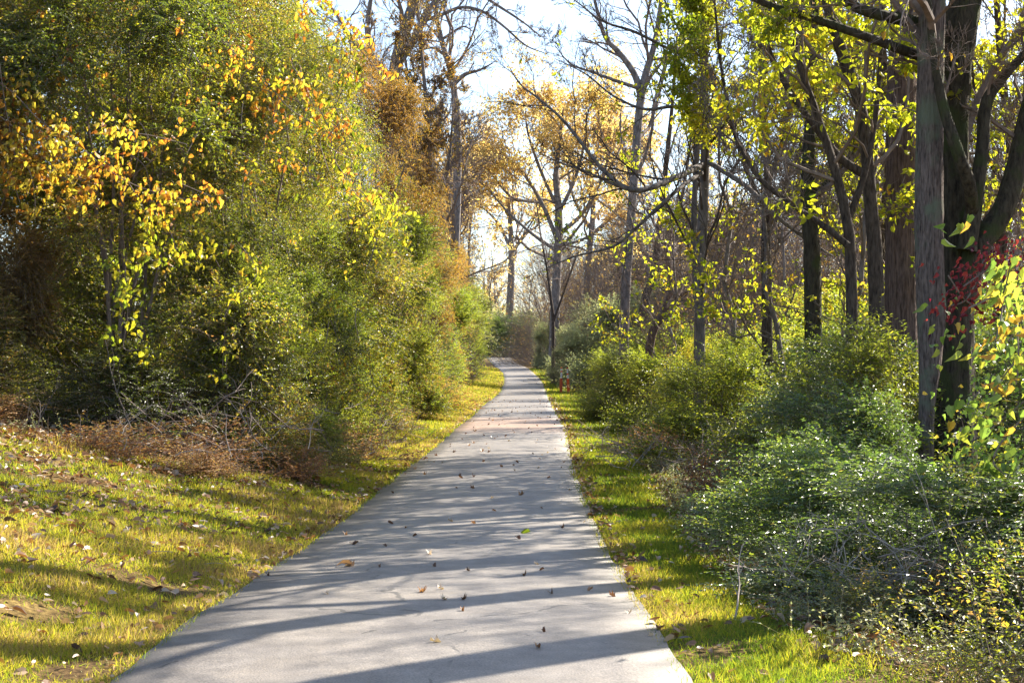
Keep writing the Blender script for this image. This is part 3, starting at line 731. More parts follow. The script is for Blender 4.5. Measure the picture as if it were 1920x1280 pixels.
# dry weeds at the foot of the thickets
LOWR = [('bright leafy shoots in the lower right corner', C_[0], 3.0, 7.7, .4, (.9, .9, .75)), ('sunlit low shoots right of the dead stems', C_[1], 3.3, 9.0, 1.4, (.8, .8, .8)), ('leafy shoots below the broad leaved vine', C_[0], 3.9, 10.2, 2.4, (.9, .9, 1.1)), ('small weedy shoots at the near end of the right thicket', C_[1], 2.45, 7.6, 3.4, (.5, .5, .4)), ('thin leafy shoots against the grass of the near right verge', C_[0], 2.25, 9.4, 4.1, (.45, .7, .4))]
for lab, dat, x, d, rz, s in LOWR:
    shrub('light_shrub', lab, dat, x, d, rz, s, group='low shoots of the near right corner')
WEEDS = [('rusty weeds under the yellow vine streak', -5.0, 17.6, (1.2, .6, .45)), ('rusty weeds where the bank meets the dark hollow', -3.9, 17.9, (1.0, .7, .5)), ('rusty weeds close to the path left of the canes', -3.2, 20.2, (.8, 1.1, .5)), ('brown weeds just inside the dark hollow', -4.6, 20.2, (1.0, .7, 1.1)), ('orange dry weeds at the edge of the right grass strip', 2.9, 19.5, (1.0, .9, 1.0)), ('dry brown weeds below the silvery privet', 2.7, 16.2, (.7, .8, .5)),
         ('tuft of dry stems beside the lower right privet', 3.1, 9.6, (.6, .6, .55)), ('dry orange weeds behind the marker posts', 5.0, 93, (1.5, 1.5, 1.3)),
         ('brown dead weeds along the right verge past the twig pile', 3.3, 30, (1.0, 1.6, .8)), ('rusty weeds at the left thicket foot nearest the path', -3.1, 25.2, (.9, 1.3, .9)),
         ('brown weeds under the dark privet on the left bank', -4.3, 18.9, (1.3, .8, .65)), ('shaded dry weeds at the left edge of the bank', -6.6, 18.2, (1.4, .7, .45)),
         ('dry weeds below the first light green shrub on the left', -3.3, 36, (1.0, 2.5, 1.0)), ('rusty brush at the corner of the left verge', -3.4, 52, (1.0, 2.5, 1.2))]
for i, (lab, x, d, s) in enumerate(WEEDS):
    shrub('dry_weeds', lab, D_[i % 2], x, d, i * 1.3, s, cat='weeds', group='dry weeds at the thicket foot')

# ------------------------------------------------------------------ climbing vines with big leaves over the left thicket
def vine(label, streaks, mat, d, n_leaf, size, seed, spread=14, name='climbing_vine', tpl='heart', cat='vine', group='vines over the left thicket', dsp=.35):
    """streaks: photo traces of hanging strands; leaves scatter round them in depth as well"""
    rng = np.random.default_rng(seed)
    n_leaf = int(n_leaf * 2.6); size *= .7
    c = at(*streaks[0][0][:2], d)
    root = V3([c[0], c[1], gz(c[0], c[1])])
    t = thing(name, label, cat, tuple(root), 0, group)
    lens = V3([sum(math.hypot(a[0] - b[0], a[1] - b[1]) for a, b in zip(s, s[1:])) for s in streaks])
    cnt = np.maximum((n_leaf * lens / lens.sum()).astype(int), 3)
    Ps = []; tb = []
    for s, n in zip(streaks, cnt):
        W = spline(V3([at(q[0], q[1], d if len(q) < 3 else q[2]) for q in s]), 20)
        W = W + noise3(W, seed + 3, 2.5, 2)[:, None] * V3([0, .2, 0])
        tb.append(tubes((W - root)[None], np.full((1, 20), .006), 4))
        tt_ = rng.random(n) * 19; i = np.minimum(tt_.astype(int), 18); f = (tt_ - i)[:, None]
        sp = spread / FPX * d
        # leaves gather in bunches
        nb = max(n // 7, 2); bc = rng.random(nb) * 19; bj = rng.integers(0, nb, n)
        tt_ = np.clip(bc[bj] + rng.normal(size=n) * .5, 0, 18.99); i = tt_.astype(int); f = (tt_ - i)[:, None]
        boff = rng.normal(size=(nb, 3)) * V3([sp, dsp, sp])
        Ps.append(W[i] * (1 - f) + W[i + 1] * f + boff[bj] + rng.normal(size=(n, 3)) * V3([.07, .12, .07]))
    P = np.concatenate(Ps) - root
    n = len(P)
    D = nrm(rng.normal(size=(n, 3)) * .5 - UP * .9)
    N = nrm(rng.normal(size=(n, 3)) * .6 + V3([.5, -.9, .35]))
    Lf = size * rng.uniform(.55, 1.25, n)
    R = np.clip(.5 + .35 * noise3(P, seed + 1, 1.4, 2) + rng.normal(size=n) * .3, 0, 1)
    v = leaves(P, D, N, Lf, Lf * rng.uniform(.75, 1.0, n), tpl, R, curl=rng.uniform(1.0, 5.0, n))
    link('leaves', make_mesh('vine_leaves', v[0], v[1], mat, v[2]), t)
    V, F, _ = merge(tb)
    link('vines', make_mesh('vine_stem', V, F, M['twig']), t)
    return t

vo, vy = M['vine_orange'], M['vine_yellow']
vine('orange leaved vine spilling down from the left edge of the thicket', [[(20, 260), (60, 330), (70, 400)], [(90, 260), (140, 300), (170, 340)], [(-40, 240), (20, 330), (40, 380)], [(-60, 120), (20, 170), (80, 230), (150, 270)], [(-40, 190), (40, 250), (110, 320), (190, 350)], [(0, 110), (10, 200), (30, 300)]], vo, 18.6, 330, .1, 1, 26)
vine('orange brown vine band across the middle of the left thicket', [[(200, 250), (280, 255), (350, 270)], [(120, 240), (180, 300), (260, 350), (380, 380)], [(60, 330), (140, 340), (180, 390)], [(330, 340), (400, 370)]], vo, 18.6, 170, .095, 2, 18)
vine('bright yellow vine streak hanging down the dark privet', [[(230, 330), (270, 400), (275, 470), (260, 540)], [(290, 380), (320, 440), (330, 470)], [(240, 500), (245, 580), (232, 650), (260, 655)]], vy, 18.8, 150, .1, 3, 14)
vine('yellow vine bunches low on the privet near the dark gap', [[(440, 450), (480, 510), (440, 560), (420, 600)], [(425, 620), (420, 700)], [(380, 440), (410, 500)]], vy, 20, 60, .1, 4, 12)
vine('orange vine leaves strung along the top of the left thicket', [[(180, 5), (230, 20), (280, 10)], [(400, 60), (470, 120), (520, 200)], [(580, 20), (640, 60), (690, 110), (720, 150)], [(560, 120), (590, 200), (660, 260)], [(470, 160), (560, 190)]], vo, 21.5, 170, .1, 5, 22)
vine('yellow and gold vine running down the right shoulder of the left thicket', [[(600, 0), (640, 70), (640, 140), (620, 220)], [(630, 230), (660, 300), (650, 360)], [(690, 340), (740, 370), (755, 410)], [(670, 370), (700, 420), (720, 440), (770, 470)], [(560, 330), (600, 340)]], vy, 22.5, 170, .105, 6, 20)
vine('yellow leaves scattered in the upper middle of the left thicket', [[(300, 60), (400, 70), (440, 100)], [(480, 130), (540, 200), (600, 240)], [(370, 220), (460, 260)], [(500, 280), (560, 300), (600, 360)]], vy, 20.5, 110, .085, 7, 30)
vine('yellow green vine sprays in front of the shadowed left hollow', [[(640, 560), (700, 600), (740, 640)], [(620, 600), (660, 680), (730, 690), (760, 680)], [(690, 650), (700, 720), (740, 740)], [(560, 680), (610, 730), (600, 760)]], vy, 23.5, 200, .075, 8, 22)

_r = np.random.default_rng(61)
def short_streaks(n, x0, x1, y0, y1):
    out = []
    for _ in range(n):
        x = _r.uniform(x0, x1); y = _r.uniform(y0, y1); out.append([(x, y), (x + _r.uniform(-30, 30), y + _r.uniform(20, 50)), (x + _r.uniform(-40, 40), y + _r.uniform(50, 90))])
    return out
vine('scattered orange brown leaves over the upper left privet', short_streaks(26, 0, 680, -20, 330), vo, 19.8, 150, .085, 12, 34)
vine('scattered yellow leaves over the dark middle of the left thicket', short_streaks(24, 180, 780, 150, 640), vy, 20.6, 130, .08, 13, 30)

# right foreground vines: red creeper, big pale leaves
vine('red creeper leaves hanging across the dark mossy trunk', [[(1920, 470), (1850, 500), (1790, 540)], [(1830, 490), (1800, 560), (1770, 575)], [(1760, 520), (1790, 560), (1820, 580)], [(1880, 480), (1930, 500)]], M['red'], 11.0, 150, .055, 9, 20, name='red_creeper', tpl='oval', group='vines on the right', dsp=.12)
vine('large yellow green leaves at the right edge beside the dark trunk', [[(1920, 420), (1880, 560), (1850, 640)], [(1850, 560), (1800, 580)], [(1930, 640), (1870, 700), (1840, 780)], [(1900, 600), (1890, 720)], [(1800, 800), (1790, 830)], [(1910, 780), (1860, 860), (1900, 900)]], M['broad'], 10.2, 110, .105, 10, 46, name='broad_leaved_vine', group='vines on the right', dsp=.2)
vine('small yellow leaved shoots over the lower right privet', [[(1930, 740), (1880, 790), (1830, 830)], [(1920, 860), (1850, 900), (1900, 960)], [(1870, 700), (1820, 760)], [(1930, 560), (1890, 640)]], M['broad'], 10.8, 300, .055, 11, 40, name='leafy_climber', tpl='oval', group='vines on the right', dsp=.2)

# ------------------------------------------------------------------ trees
def G(px, d): return (px, gnear(px, d))
BARE = [dict(n=9, ratio=.42, angle=.8, t0=.28, up=.25, K=8, wob=.16, rr=.5), dict(n=8, ratio=.45, angle=.7, K=6, wob=.2, rr=.5), dict(n=7, ratio=.5, angle=.65, K=5, wob=.22, rr=.55), dict(n=5, ratio=.6, abs=.25, angle=.7, K=4, rr=.6, rmin=.003)]
ty = M['tree_yellow']

tree('pale_trunk_tree', 'pale ribbed trunk with grey green lichen left of the dark mossy trunk',
     [([G(1738, 17), (1736, 850), (1738, 760), (1742, 700), (1746, 600), (1743, 500), (1742, 420), (1742, 300), (1745, 150), (1748, 0), (1752, -300), (1760, -800)], 17, (.1, .09, .09, .115, .16, .165, .165, .16, .155, .155, .14, .06))],
     [dict(n=6, ratio=.3, angle=.8, t0=.7, up=.2, K=8, wob=.16, rr=.4), dict(n=6, ratio=.45, angle=.7, K=6, wob=.2, rr=.5), dict(n=5, ratio=.5, angle=.65, K=5, wob=.22, rr=.55), dict(n=3, ratio=.6, abs=.2, angle=.6, K=4, rr=.6, rmin=.003)], M['bark_pale'], [(ty, 2, .09, .05, 'oval', .35)], 101, sides=56, ridge=.055)
tree('mossy_tree', 'dark mossy trunk with curving side limbs at the right edge',
     [([G(1796, 17.6), (1792, 900), (1788, 750), (1786, 600), (1785, 450), (1783, 300), (1787, 150), (1802, 40), (1818, -60), (1840, -400), (1850, -900)], 17.6, (.3, .27, .25, .25, .25, .22, .21, .21, .19, .15, .05)),
      ([(1800, 560), (1832, 465), (1878, 400), (1905, 320), (1925, 230), (1960, 100), (2000, -100)], 17.4, (.2, .17, .14, .13, .12, .1, .06)),
      ([(1812, 470), (1828, 380), (1842, 280), (1849, 195), (1878, 150), (1930, 95), (1990, 60)], 17.2, (.13, .1, .085, .08, .06, .05, .03)),
      ([(1826, 420, 17.3), (1817, 345, 16.9), (1792, 275), (1768, 195), (1752, 110), (1742, 20), (1735, -80)], 16.7, (.085, .08, .075, .065, .05, .045, .03)),
      ([(1784, 122, 17.6), (1715, 102, 17.3), (1640, 75), (1570, 50), (1500, 28), (1430, 5), (1340, -40)], 17.0, (.085, .065, .055, .05, .045, .04, .02)),
      ([(1796, 62, 17.6), (1700, 38, 17.2), (1650, 28), (1590, 5), (1520, -60), (1450, -120)], 16.9, (.09, .075, .07, .06, .05, .03))],
     [dict(n=6, ratio=.26, angle=.9, t0=.45, up=.15, K=8, wob=.16, rr=.3), dict(n=6, ratio=.45, angle=.7, K=6, wob=.2, rr=.5), dict(n=6, ratio=.5, angle=.65, K=5, wob=.22, rr=.55), dict(n=3, ratio=.5, abs=.12, angle=.6, K=4, rr=.6, rmin=.003)], M['bark_moss'], [(ty, 2, .09, .05, 'oval', .38)], 102, sides=56, ridge=.065)
tree('brown_trunk_tree', 'brown ribbed trunk standing behind and left of the pale one',
     [([G(1692, 23), (1690, 600), (1690, 400), (1690, 200), (1693, 80), (1697, -50), (1705, -400), (1710, -800)], 23, (.3, .26, .24, .23, .22, .2, .15, .06))],
     [dict(n=6, ratio=.3, angle=.8, t0=.5, up=.2, K=8, wob=.16, rr=.4), dict(n=6, ratio=.45, angle=.7, K=6, wob=.2, rr=.5), dict(n=5, ratio=.5, angle=.65, K=5, wob=.22, rr=.55), dict(n=3, ratio=.6, abs=.2, angle=.6, K=4, rr=.6, rmin=.003)], M['bark_brown'], [(ty, 2, .1, .055, 'oval', .25)], 103, sides=52, ridge=.055)
tree('ivy_trunk_tree', 'short dark trunk wrapped in ivy between the yellow shrubs and leaning trunk',
     [([G(1526, 25), (1524, 560), (1521, 450), (1514, 370), (1518, 250), (1524, 100), (1532, -100), (1540, -400)], 25, (.16, .15, .14, .12, .1, .08, .06, .03)),
      ([(1516, 370), (1570, 330), (1600, 280), (1640, 200)], 25, (.1, .07, .05, .03))],
     [dict(n=6, ratio=.3, angle=.8, t0=.4, up=.2, K=8, wob=.16, rr=.4), dict(n=6, ratio=.45, angle=.7, K=6, wob=.2, rr=.5), dict(n=5, ratio=.5, angle=.65, K=5, wob=.22, rr=.55), dict(n=3, ratio=.6, abs=.2, angle=.6, K=4, rr=.6, rmin=.003)], M['bark_moss'], [(ty, 3, .1, .055, 'oval', .5)], 104, sides=20)
tree('leaning_tree', 'dark trunk bending left as it rises through the yellow leaves',
     [([G(1654, 21), (1642, 500), (1634, 400), (1626, 300), (1614, 205), (1590, 130), (1566, 60), (1546, -10), (1500, -200), (1480, -450)], 21, (.12, .11, .095, .09, .09, .095, .09, .07, .05, .03)),
      ([(1628, 330), (1580, 300), (1530, 240), (1480, 170), (1440, 90), (1420, 0)], 21, (.07, .06, .05, .045, .04, .02))],
     [dict(n=8, ratio=.4, angle=.9, t0=.25, up=.1, K=8, wob=.16, rr=.4), dict(n=6, ratio=.5, angle=.75, K=6, wob=.2, rr=.5), dict(n=5, ratio=.55, angle=.7, K=5, wob=.22, rr=.55), dict(n=3, ratio=.6, abs=.25, angle=.6, K=4, rr=.6, rmin=.003)], M['bark_dark'], [(ty, 3, .1, .055, 'oval', .45)], 105, sides=20)
tree('yellow_leaf_tree', 'slender tree with backlit yellow green leaves below the mossy limb',
     [([G(1600, 19.5), (1596, 520), (1585, 400), (1560, 300), (1530, 210), (1500, 120), (1480, 0), (1470, -150)], 19.5, (.09, .08, .07, .06, .05, .045, .035, .02)),
      ([(1588, 420), (1620, 330), (1640, 230), (1650, 120), (1655, 0)], 19.7, (.05, .045, .035, .03, .02)),
      ([(1590, 460), (1540, 420), (1480, 380), (1420, 330), (1380, 260)], 19.3, (.05, .04, .035, .03, .015))],
     [dict(n=8, ratio=.36, angle=.8, t0=.3, up=-.05, K=6, wob=.2, rr=.5), dict(n=6, ratio=.5, angle=.7, K=5, wob=.2, up=-.1, rr=.5), dict(n=5, ratio=.6, angle=.6, abs=.1, K=4, up=-.25, rr=.6)], M['bark_dark'], [(ty, 8, .105, .058, 'oval', .72)], 106)
tree('yellow_leaf_tree', 'yellow leaved tree filling the gap right of the dark trunk',
     [([G(1870, 24), (1875, 520), (1885, 400), (1895, 280), (1880, 150), (1870, 20), (1860, -150)], 24, (.1, .09, .08, .07, .06, .05, .02)),
      ([(1886, 420), (1930, 330), (1960, 200), (1990, 60)], 24, (.06, .05, .04, .02)), ([(1890, 350), (1850, 290), (1830, 200), (1820, 80)], 24.4, (.05, .04, .03, .015))],
     [dict(n=8, ratio=.4, angle=.9, t0=.15, up=0, K=6, wob=.2, rr=.5), dict(n=6, ratio=.5, angle=.7, K=5, wob=.2, up=-.1, rr=.5), dict(n=5, ratio=.6, angle=.6, abs=.1, K=4, up=-.25, rr=.6)], M['bark_dark'], [(ty, 9, .105, .058, 'oval', .85)], 107)
tree('yellow_leaf_tree', 'thin yellow leaved tree in the gap between brown and leaning trunks',
     [([G(1655, 27), (1655, 520), (1660, 400), (1668, 280), (1660, 150), (1650, 0), (1640, -200)], 27, (.1, .09, .08, .07, .06, .05, .02)),
      ([(1658, 420), (1600, 360), (1560, 280), (1540, 160)], 27, (.06, .05, .04, .02)), ([(1664, 330), (1720, 270), (1740, 150), (1750, 30)], 27.5, (.05, .04, .03, .015))],
     [dict(n=8, ratio=.36, angle=.9, t0=.2, up=0, K=6, wob=.2, rr=.5), dict(n=6, ratio=.5, angle=.7, K=5, wob=.2, up=-.1, rr=.5), dict(n=5, ratio=.6, angle=.6, abs=.1, K=4, up=-.25, rr=.6)], M['bark_dark'], [(ty, 8, .11, .06, 'oval', .72)], 108)
tree('yellow_leaf_tree', 'tall sparse tree with small yellow leaves over the bare arching limbs',
     [([G(1440, 29), (1438, 560), (1436, 450), (1440, 330), (1432, 200), (1425, 80), (1415, -60), (1400, -250)], 29, (.12, .11, .1, .08, .07, .06, .05, .02)),
      ([(1438, 400), (1400, 320), (1370, 220), (1350, 110), (1340, 0)], 29, (.05, .045, .04, .03, .02)), ([(1438, 350), (1470, 250), (1490, 150), (1510, 20)], 29.4, (.05, .04, .03, .02))],
     BARE, M['bark_dark'], [(ty, 4, .1, .055, 'oval', .5)], 109)

# thin paired trunks with the long bare arching limbs
tree('paired_trunk_tree', 'thin paired grey trunks with long bare limbs arching over the shrubs',
     [([G(1310, 30), (1312, 600), (1316, 450), (1322, 300), (1320, 150), (1326, 0), (1332, -200), (1340, -450)], 30, (.13, .12, .11, .095, .085, .075, .06, .03)),
      ([(1314, 640), (1302, 480), (1304, 330), (1316, 180), (1316, 40), (1300, -100)], 30.4, (.08, .07, .06, .055, .05, .03)),
      ([(1319, 308, 30), (1262, 335, 28), (1190, 357, 27), (1130, 318), (1062, 232), (1010, 185), (975, 158), (952, 120)], 27, (.07, .06, .055, .04, .03, .022, .015, .006)),
      ([(1319, 322, 30), (1280, 348, 28.6), (1235, 388), (1190, 430), (1150, 462), (1080, 480), (1030, 500)], 28, (.05, .04, .035, .03, .025, .02, .01)),
      ([(1190, 357), (1150, 345), (1100, 322), (1050, 305), (1010, 285)], 27, (.035, .03, .02, .015, .006)),
      ([(1322, 300, 30), (1400, 350, 28.6), (1450, 400), (1500, 440), (1560, 480)], 28, (.06, .05, .045, .035, .02)),
      ([(1321, 222, 30), (1270, 200, 29), (1210, 205), (1150, 180), (1100, 140), (1040, 110)], 28.5, (.04, .035, .03, .02, .015, .006)),
      ([(1321, 122, 30), (1250, 90, 29), (1190, 60), (1130, 40), (1090, 10), (1050, -20)], 28.5, (.04, .03, .03, .02, .015, .006))],
     [dict(n=12, ratio=.26, angle=.75, t0=.15, up=.4, K=7, wob=.14, rr=.4, rmax=.03), dict(n=8, ratio=.5, angle=.6, K=6, wob=.2, rr=.55), dict(n=7, ratio=.5, angle=.6, K=4, rr=.6, rmin=.004)],
     M['bark_grey'], [(ty, 1, .1, .055, 'oval', .12)], 110, twig='twig_dark', sides=12)
tree('forked_tree', 'grey leafless tree forking into a tall V above the path',
     [([G(1168, 50), (1172, 560), (1180, 450), (1190, 320), (1203, 175), (1228, 80), (1240, 0), (1250, -120)], 50, (.19, .18, .16, .155, .145, .1, .08, .04)),
      ([(1202, 180), (1190, 140), (1162, 100), (1135, 70), (1120, 20), (1100, -60)], 50, (.14, .12, .1, .08, .06, .03)),
      ([(1204, 168, 50), (1150, 150), (1110, 135), (1070, 120), (1040, 85)], 49, (.07, .06, .04, .03, .01)),
      ([(1215, 110), (1260, 110), (1300, 95), (1345, 70)], 50, (.07, .06, .04, .02))],
     [dict(n=10, ratio=.34, angle=.75, t0=.3, up=.3, K=7, wob=.16, rr=.45), dict(n=7, ratio=.45, angle=.7, K=6, wob=.2, rr=.55), dict(n=6, ratio=.5, angle=.65, K=4, wob=.22, rr=.6, rmin=.006), dict(n=3, ratio=.5, angle=.6, K=3, rr=.6, rmin=.006)],
     M['bark_grey'], None, 111)
tree('bare_tree', 'leaning dark trunk just right of the forked tree foot',
     [([G(1190, 56), (1207, 580), (1224, 520), (1236, 430), (1250, 300), (1262, 180), (1270, 60)], 56, (.2, .18, .15, .12, .1, .07, .03)),
      ([(1230, 480), (1270, 400), (1290, 300), (1300, 200)], 56, (.1, .08, .06, .03))],
     [dict(n=10, ratio=.36, angle=.75, t0=.3, up=.3, K=7, wob=.16, rr=.45), dict(n=7, ratio=.45, angle=.7, K=6, wob=.2, rr=.55), dict(n=6, ratio=.5, angle=.65, K=4, wob=.22, rr=.6, rmin=.007)],
     M['bark_dark'], None, 112)
tree('leaning_sapling', 'crooked reddish brown sapling leaning right above the green shrub',
     [([G(1212, 44), (1220, 640), (1245, 585), (1258, 540), (1252, 480), (1262, 420), (1275, 350)], 44, (.14, .13, .12, .09, .07, .05, .02)),
      ([(1250, 572), (1290, 545), (1320, 530), (1360, 520)], 44, (.06, .05, .04, .02)), ([(1232, 610), (1262, 580), (1290, 550)], 44, (.05, .04, .02))],
     [dict(n=10, ratio=.5, angle=.75, t0=.3, up=.2, K=7, wob=.18, rr=.45), dict(n=7, ratio=.5, angle=.7, K=6, wob=.2, rr=.55), dict(n=5, ratio=.5, angle=.65, K=4, rr=.6, rmin=.006)],
     M['bark_brown'], None, 113, twig='twig_pale')
tree('thin_forked_tree', 'thin dark Y shaped tree beyond the marker posts',
     [([G(1037, 112), (1037, 605), (1033, 560), (1025, 500), (1014, 440), (1006, 380)], 112, (.15, .135, .11, .09, .07, .03)),
      ([(1038, 603), (1051, 565), (1066, 522), (1085, 470)], 112, (.1, .09, .075, .04))],
     [dict(n=10, ratio=.45, angle=.75, t0=.35, up=.2, K=6, wob=.18, rr=.5), dict(n=7, ratio=.5, angle=.7, K=5, wob=.2, rr=.55), dict(n=5, ratio=.5, angle=.65, K=4, rr=.6, rmin=.012)],
     M['bark_dark'], None, 114)

gm = M['gold']
OAK = [dict(n=9, ratio=.5, angle=.9, t0=.25, up=.12, K=7, wob=.2, rr=.4), dict(n=6, ratio=.55, angle=.8, K=6, wob=.22, rr=.5), dict(n=5, ratio=.6, abs=.4, angle=.8, K=4, wob=.22, rr=.5, rmin=.014), dict(n=3, ratio=.6, abs=.7, angle=.7, K=3, rr=.6, rmin=.01)]
tree('golden_oak', 'large golden leaved oak rising over the far bend of the path',
     [([G(1036, 128), (1042, 560), (1046, 480), (1048, 400), (1042, 330), (1050, 260), (1056, 205)], 128, (.5, .42, .38, .34, .25, .16, .07)),
      ([(1046, 440), (1092, 400), (1128, 335), (1145, 270), (1140, 215)], 128, (.22, .18, .13, .1, .05)),
      ([(1045, 450), (1018, 385), (985, 330), (945, 290), (915, 265)], 128, (.22, .18, .14, .1, .05)),
      ([(1048, 400), (1078, 335), (1095, 270), (1100, 200)], 128, (.2, .16, .1, .05)),
      ([(1040, 380), (1010, 310), (990, 250), (985, 205)], 128, (.18, .14, .1, .05)),
      ([(1044, 470), (1000, 440), (955, 400), (910, 350), (880, 330)], 128, (.18, .15, .11, .08, .04)),
      ([(1047, 460), (1090, 450), (1135, 420), (1175, 370)], 127, (.16, .12, .09, .04)),
      ([(1012, 380), (960, 370), (925, 330), (900, 300)], 129, (.12, .1, .07, .04))],
     OAK, M['bark_grey'], [(gm, 3, .3, .2, 'diamond', .8)], 120)
tree('golden_oak', 'smaller golden oak filling the right side of the golden crown',
     [([G(1098, 150), (1100, 560), (1104, 480), (1112, 400), (1108, 320), (1100, 250), (1096, 215)], 150, (.42, .38, .34, .28, .2, .12, .06)),
      ([(1108, 440), (1150, 400), (1178, 340), (1185, 280)], 150, (.18, .14, .1, .04)),
      ([(1108, 430), (1075, 370), (1062, 300), (1050, 240)], 150, (.18, .14, .1, .04)),
      ([(1110, 380), (1135, 310), (1148, 240)], 150, (.15, .1, .04))],
     OAK, M['bark_grey'], [(gm, 3, .32, .21, 'diamond', .75)], 123)
tree('golden_oak', 'orange leaved oak with a straight grey trunk left of the golden crown',
     [([G(950, 218), (957, 560), (959, 490), (958, 440), (954, 390), (948, 330), (945, 290)], 218, (.6, .56, .5, .42, .3, .2, .1)),
      ([(958, 470), (938, 425), (912, 395), (885, 380)], 218, (.3, .24, .16, .08)),
      ([(959, 475), (985, 440), (1010, 420), (1030, 380)], 218, (.3, .24, .16, .08)),
      ([(956, 410), (930, 360), (905, 320), (890, 290)], 218, (.25, .2, .15, .08))],
     OAK, M['bark_grey'], [(gm, 3, .4, .27, 'diamond', .7)], 121)
tree('yellow_tree', 'small clear yellow tree beside the brown twiggy crown at the sky gap',
     [([G(872, 150), (880, 450), (888, 380), (892, 320), (898, 285)], 150, (.2, .15, .1, .08, .03)), ([(886, 400), (870, 340), (868, 300)], 150, (.08, .06, .03))],
     [dict(n=9, ratio=.4, angle=.8, t0=.4, up=.1, K=6, wob=.2, rr=.5), dict(n=6, ratio=.5, angle=.7, K=5, rr=.5), dict(n=4, ratio=.5, angle=.7, K=4, rr=.5, rmin=.01)],
     M['bark_grey'], [(M['vine_yellow'], 3, .2, .12, 'diamond', .5)], 122)

# left bare trees that hang over the sky gap
tree('bare_tree', 'big bare tree whose limbs reach across the top of the sky gap',
     [([G(722, 78), (726, 400), (730, 250), (742, 130), (758, 65), (776, 5), (790, -60), (800, -160)], 78, (.5, .45, .4, .36, .32, .28, .2, .1)),
      ([(745, 120), (770, 85), (790, 45), (805, 15), (835, -10), (870, -30)], 78, (.24, .2, .18, .15, .1, .05)),
      ([(792, 40), (828, 28), (865, 14), (905, 22), (945, 50), (985, 85), (1022, 100)], 78, (.12, .1, .09, .08, .07, .05, .02)),
      ([(770, 10), (820, -25), (880, -20), (940, 15), (985, 45), (1015, 70)], 78, (.13, .12, .1, .08, .05, .02)),
      ([(735, 190), (700, 120), (690, 50), (700, -30)], 78, (.25, .2, .16, .08))],
     [dict(n=9, ratio=.26, angle=.7, t0=.3, up=.1, K=7, wob=.2, rr=.45), dict(n=7, ratio=.5, angle=.65, K=6, wob=.22, rr=.55), dict(n=7, ratio=.5, angle=.6, K=4, wob=.22, rr=.6, rmin=.01), dict(n=4, ratio=.5, angle=.6, K=3, rr=.6, rmin=.01)],
     M['bark_grey'], None, 130)
tree('bare_tree', 'slim bare tree with one side branch at the left rim of the sky gap',
     [([G(845, 84), (858, 300), (850, 155), (838, 110), (827, 72), (818, 20), (812, -60)], 84, (.27, .25, .2, .17, .15, .12, .07)),
      ([(851, 158), (872, 140), (898, 132), (925, 118)], 84, (.15, .12, .07, .03)),
      ([(836, 105), (812, 90), (790, 95), (770, 110)], 84, (.1, .07, .06, .03)), ([(828, 75), (850, 60), (870, 50), (888, 60)], 84, (.09, .07, .05, .02))],
     [dict(n=11, ratio=.28, angle=.75, t0=.35, up=.05, K=7, wob=.2, rr=.45), dict(n=7, ratio=.5, angle=.65, K=6, wob=.22, rr=.55), dict(n=6, ratio=.5, angle=.6, K=4, wob=.22, rr=.6, rmin=.006)],
     M['bark_grey'], None, 131)
TW = [dict(n=20, ratio=.3, angle=.8, t0=.15, up=.2, K=7, wob=.2, rr=.4), dict(n=9, ratio=.5, angle=.7, K=6, wob=.22, rr=.5), dict(n=7, ratio=.5, angle=.65, K=4, wob=.22, rr=.6, rmin=.01), dict(n=6, ratio=.6, angle=.6, K=3, rr=.7, rmin=.01)]
tree('twiggy_tree', 'dense brown twiggy tree with a few yellow leaves right of the left thicket',
     [([G(795, 66), (812, 480), (808, 380), (806, 280), (798, 180), (790, 90), (785, 20)], 66, (.2, .18, .16, .13, .1, .06, .03)), ([(809, 400), (838, 320), (848, 230), (850, 150)], 66, (.1, .08, .05, .03)), ([(806, 330), (775, 250), (765, 150), (755, 60)], 66, (.1, .08, .05, .03))],
     TW, M['bark_grey'], [(M['brown_mix'], 1, .11, .06, 'diamond', .35)], 132)
tree('twiggy_tree', 'lower brown twiggy tree above the light green shrubs on the left',
     [([G(825, 92), (838, 520), (842, 420), (846, 330), (850, 250)], 92, (.2, .18, .14, .08, .03)), ([(840, 440), (868, 380), (880, 320)], 92, (.1, .07, .03)), ([(842, 400), (815, 330), (812, 260)], 92, (.1, .07, .03))],
     TW, M['bark_grey'], [(M['gold'], 1, .1, .06, 'diamond', .4)], 133)

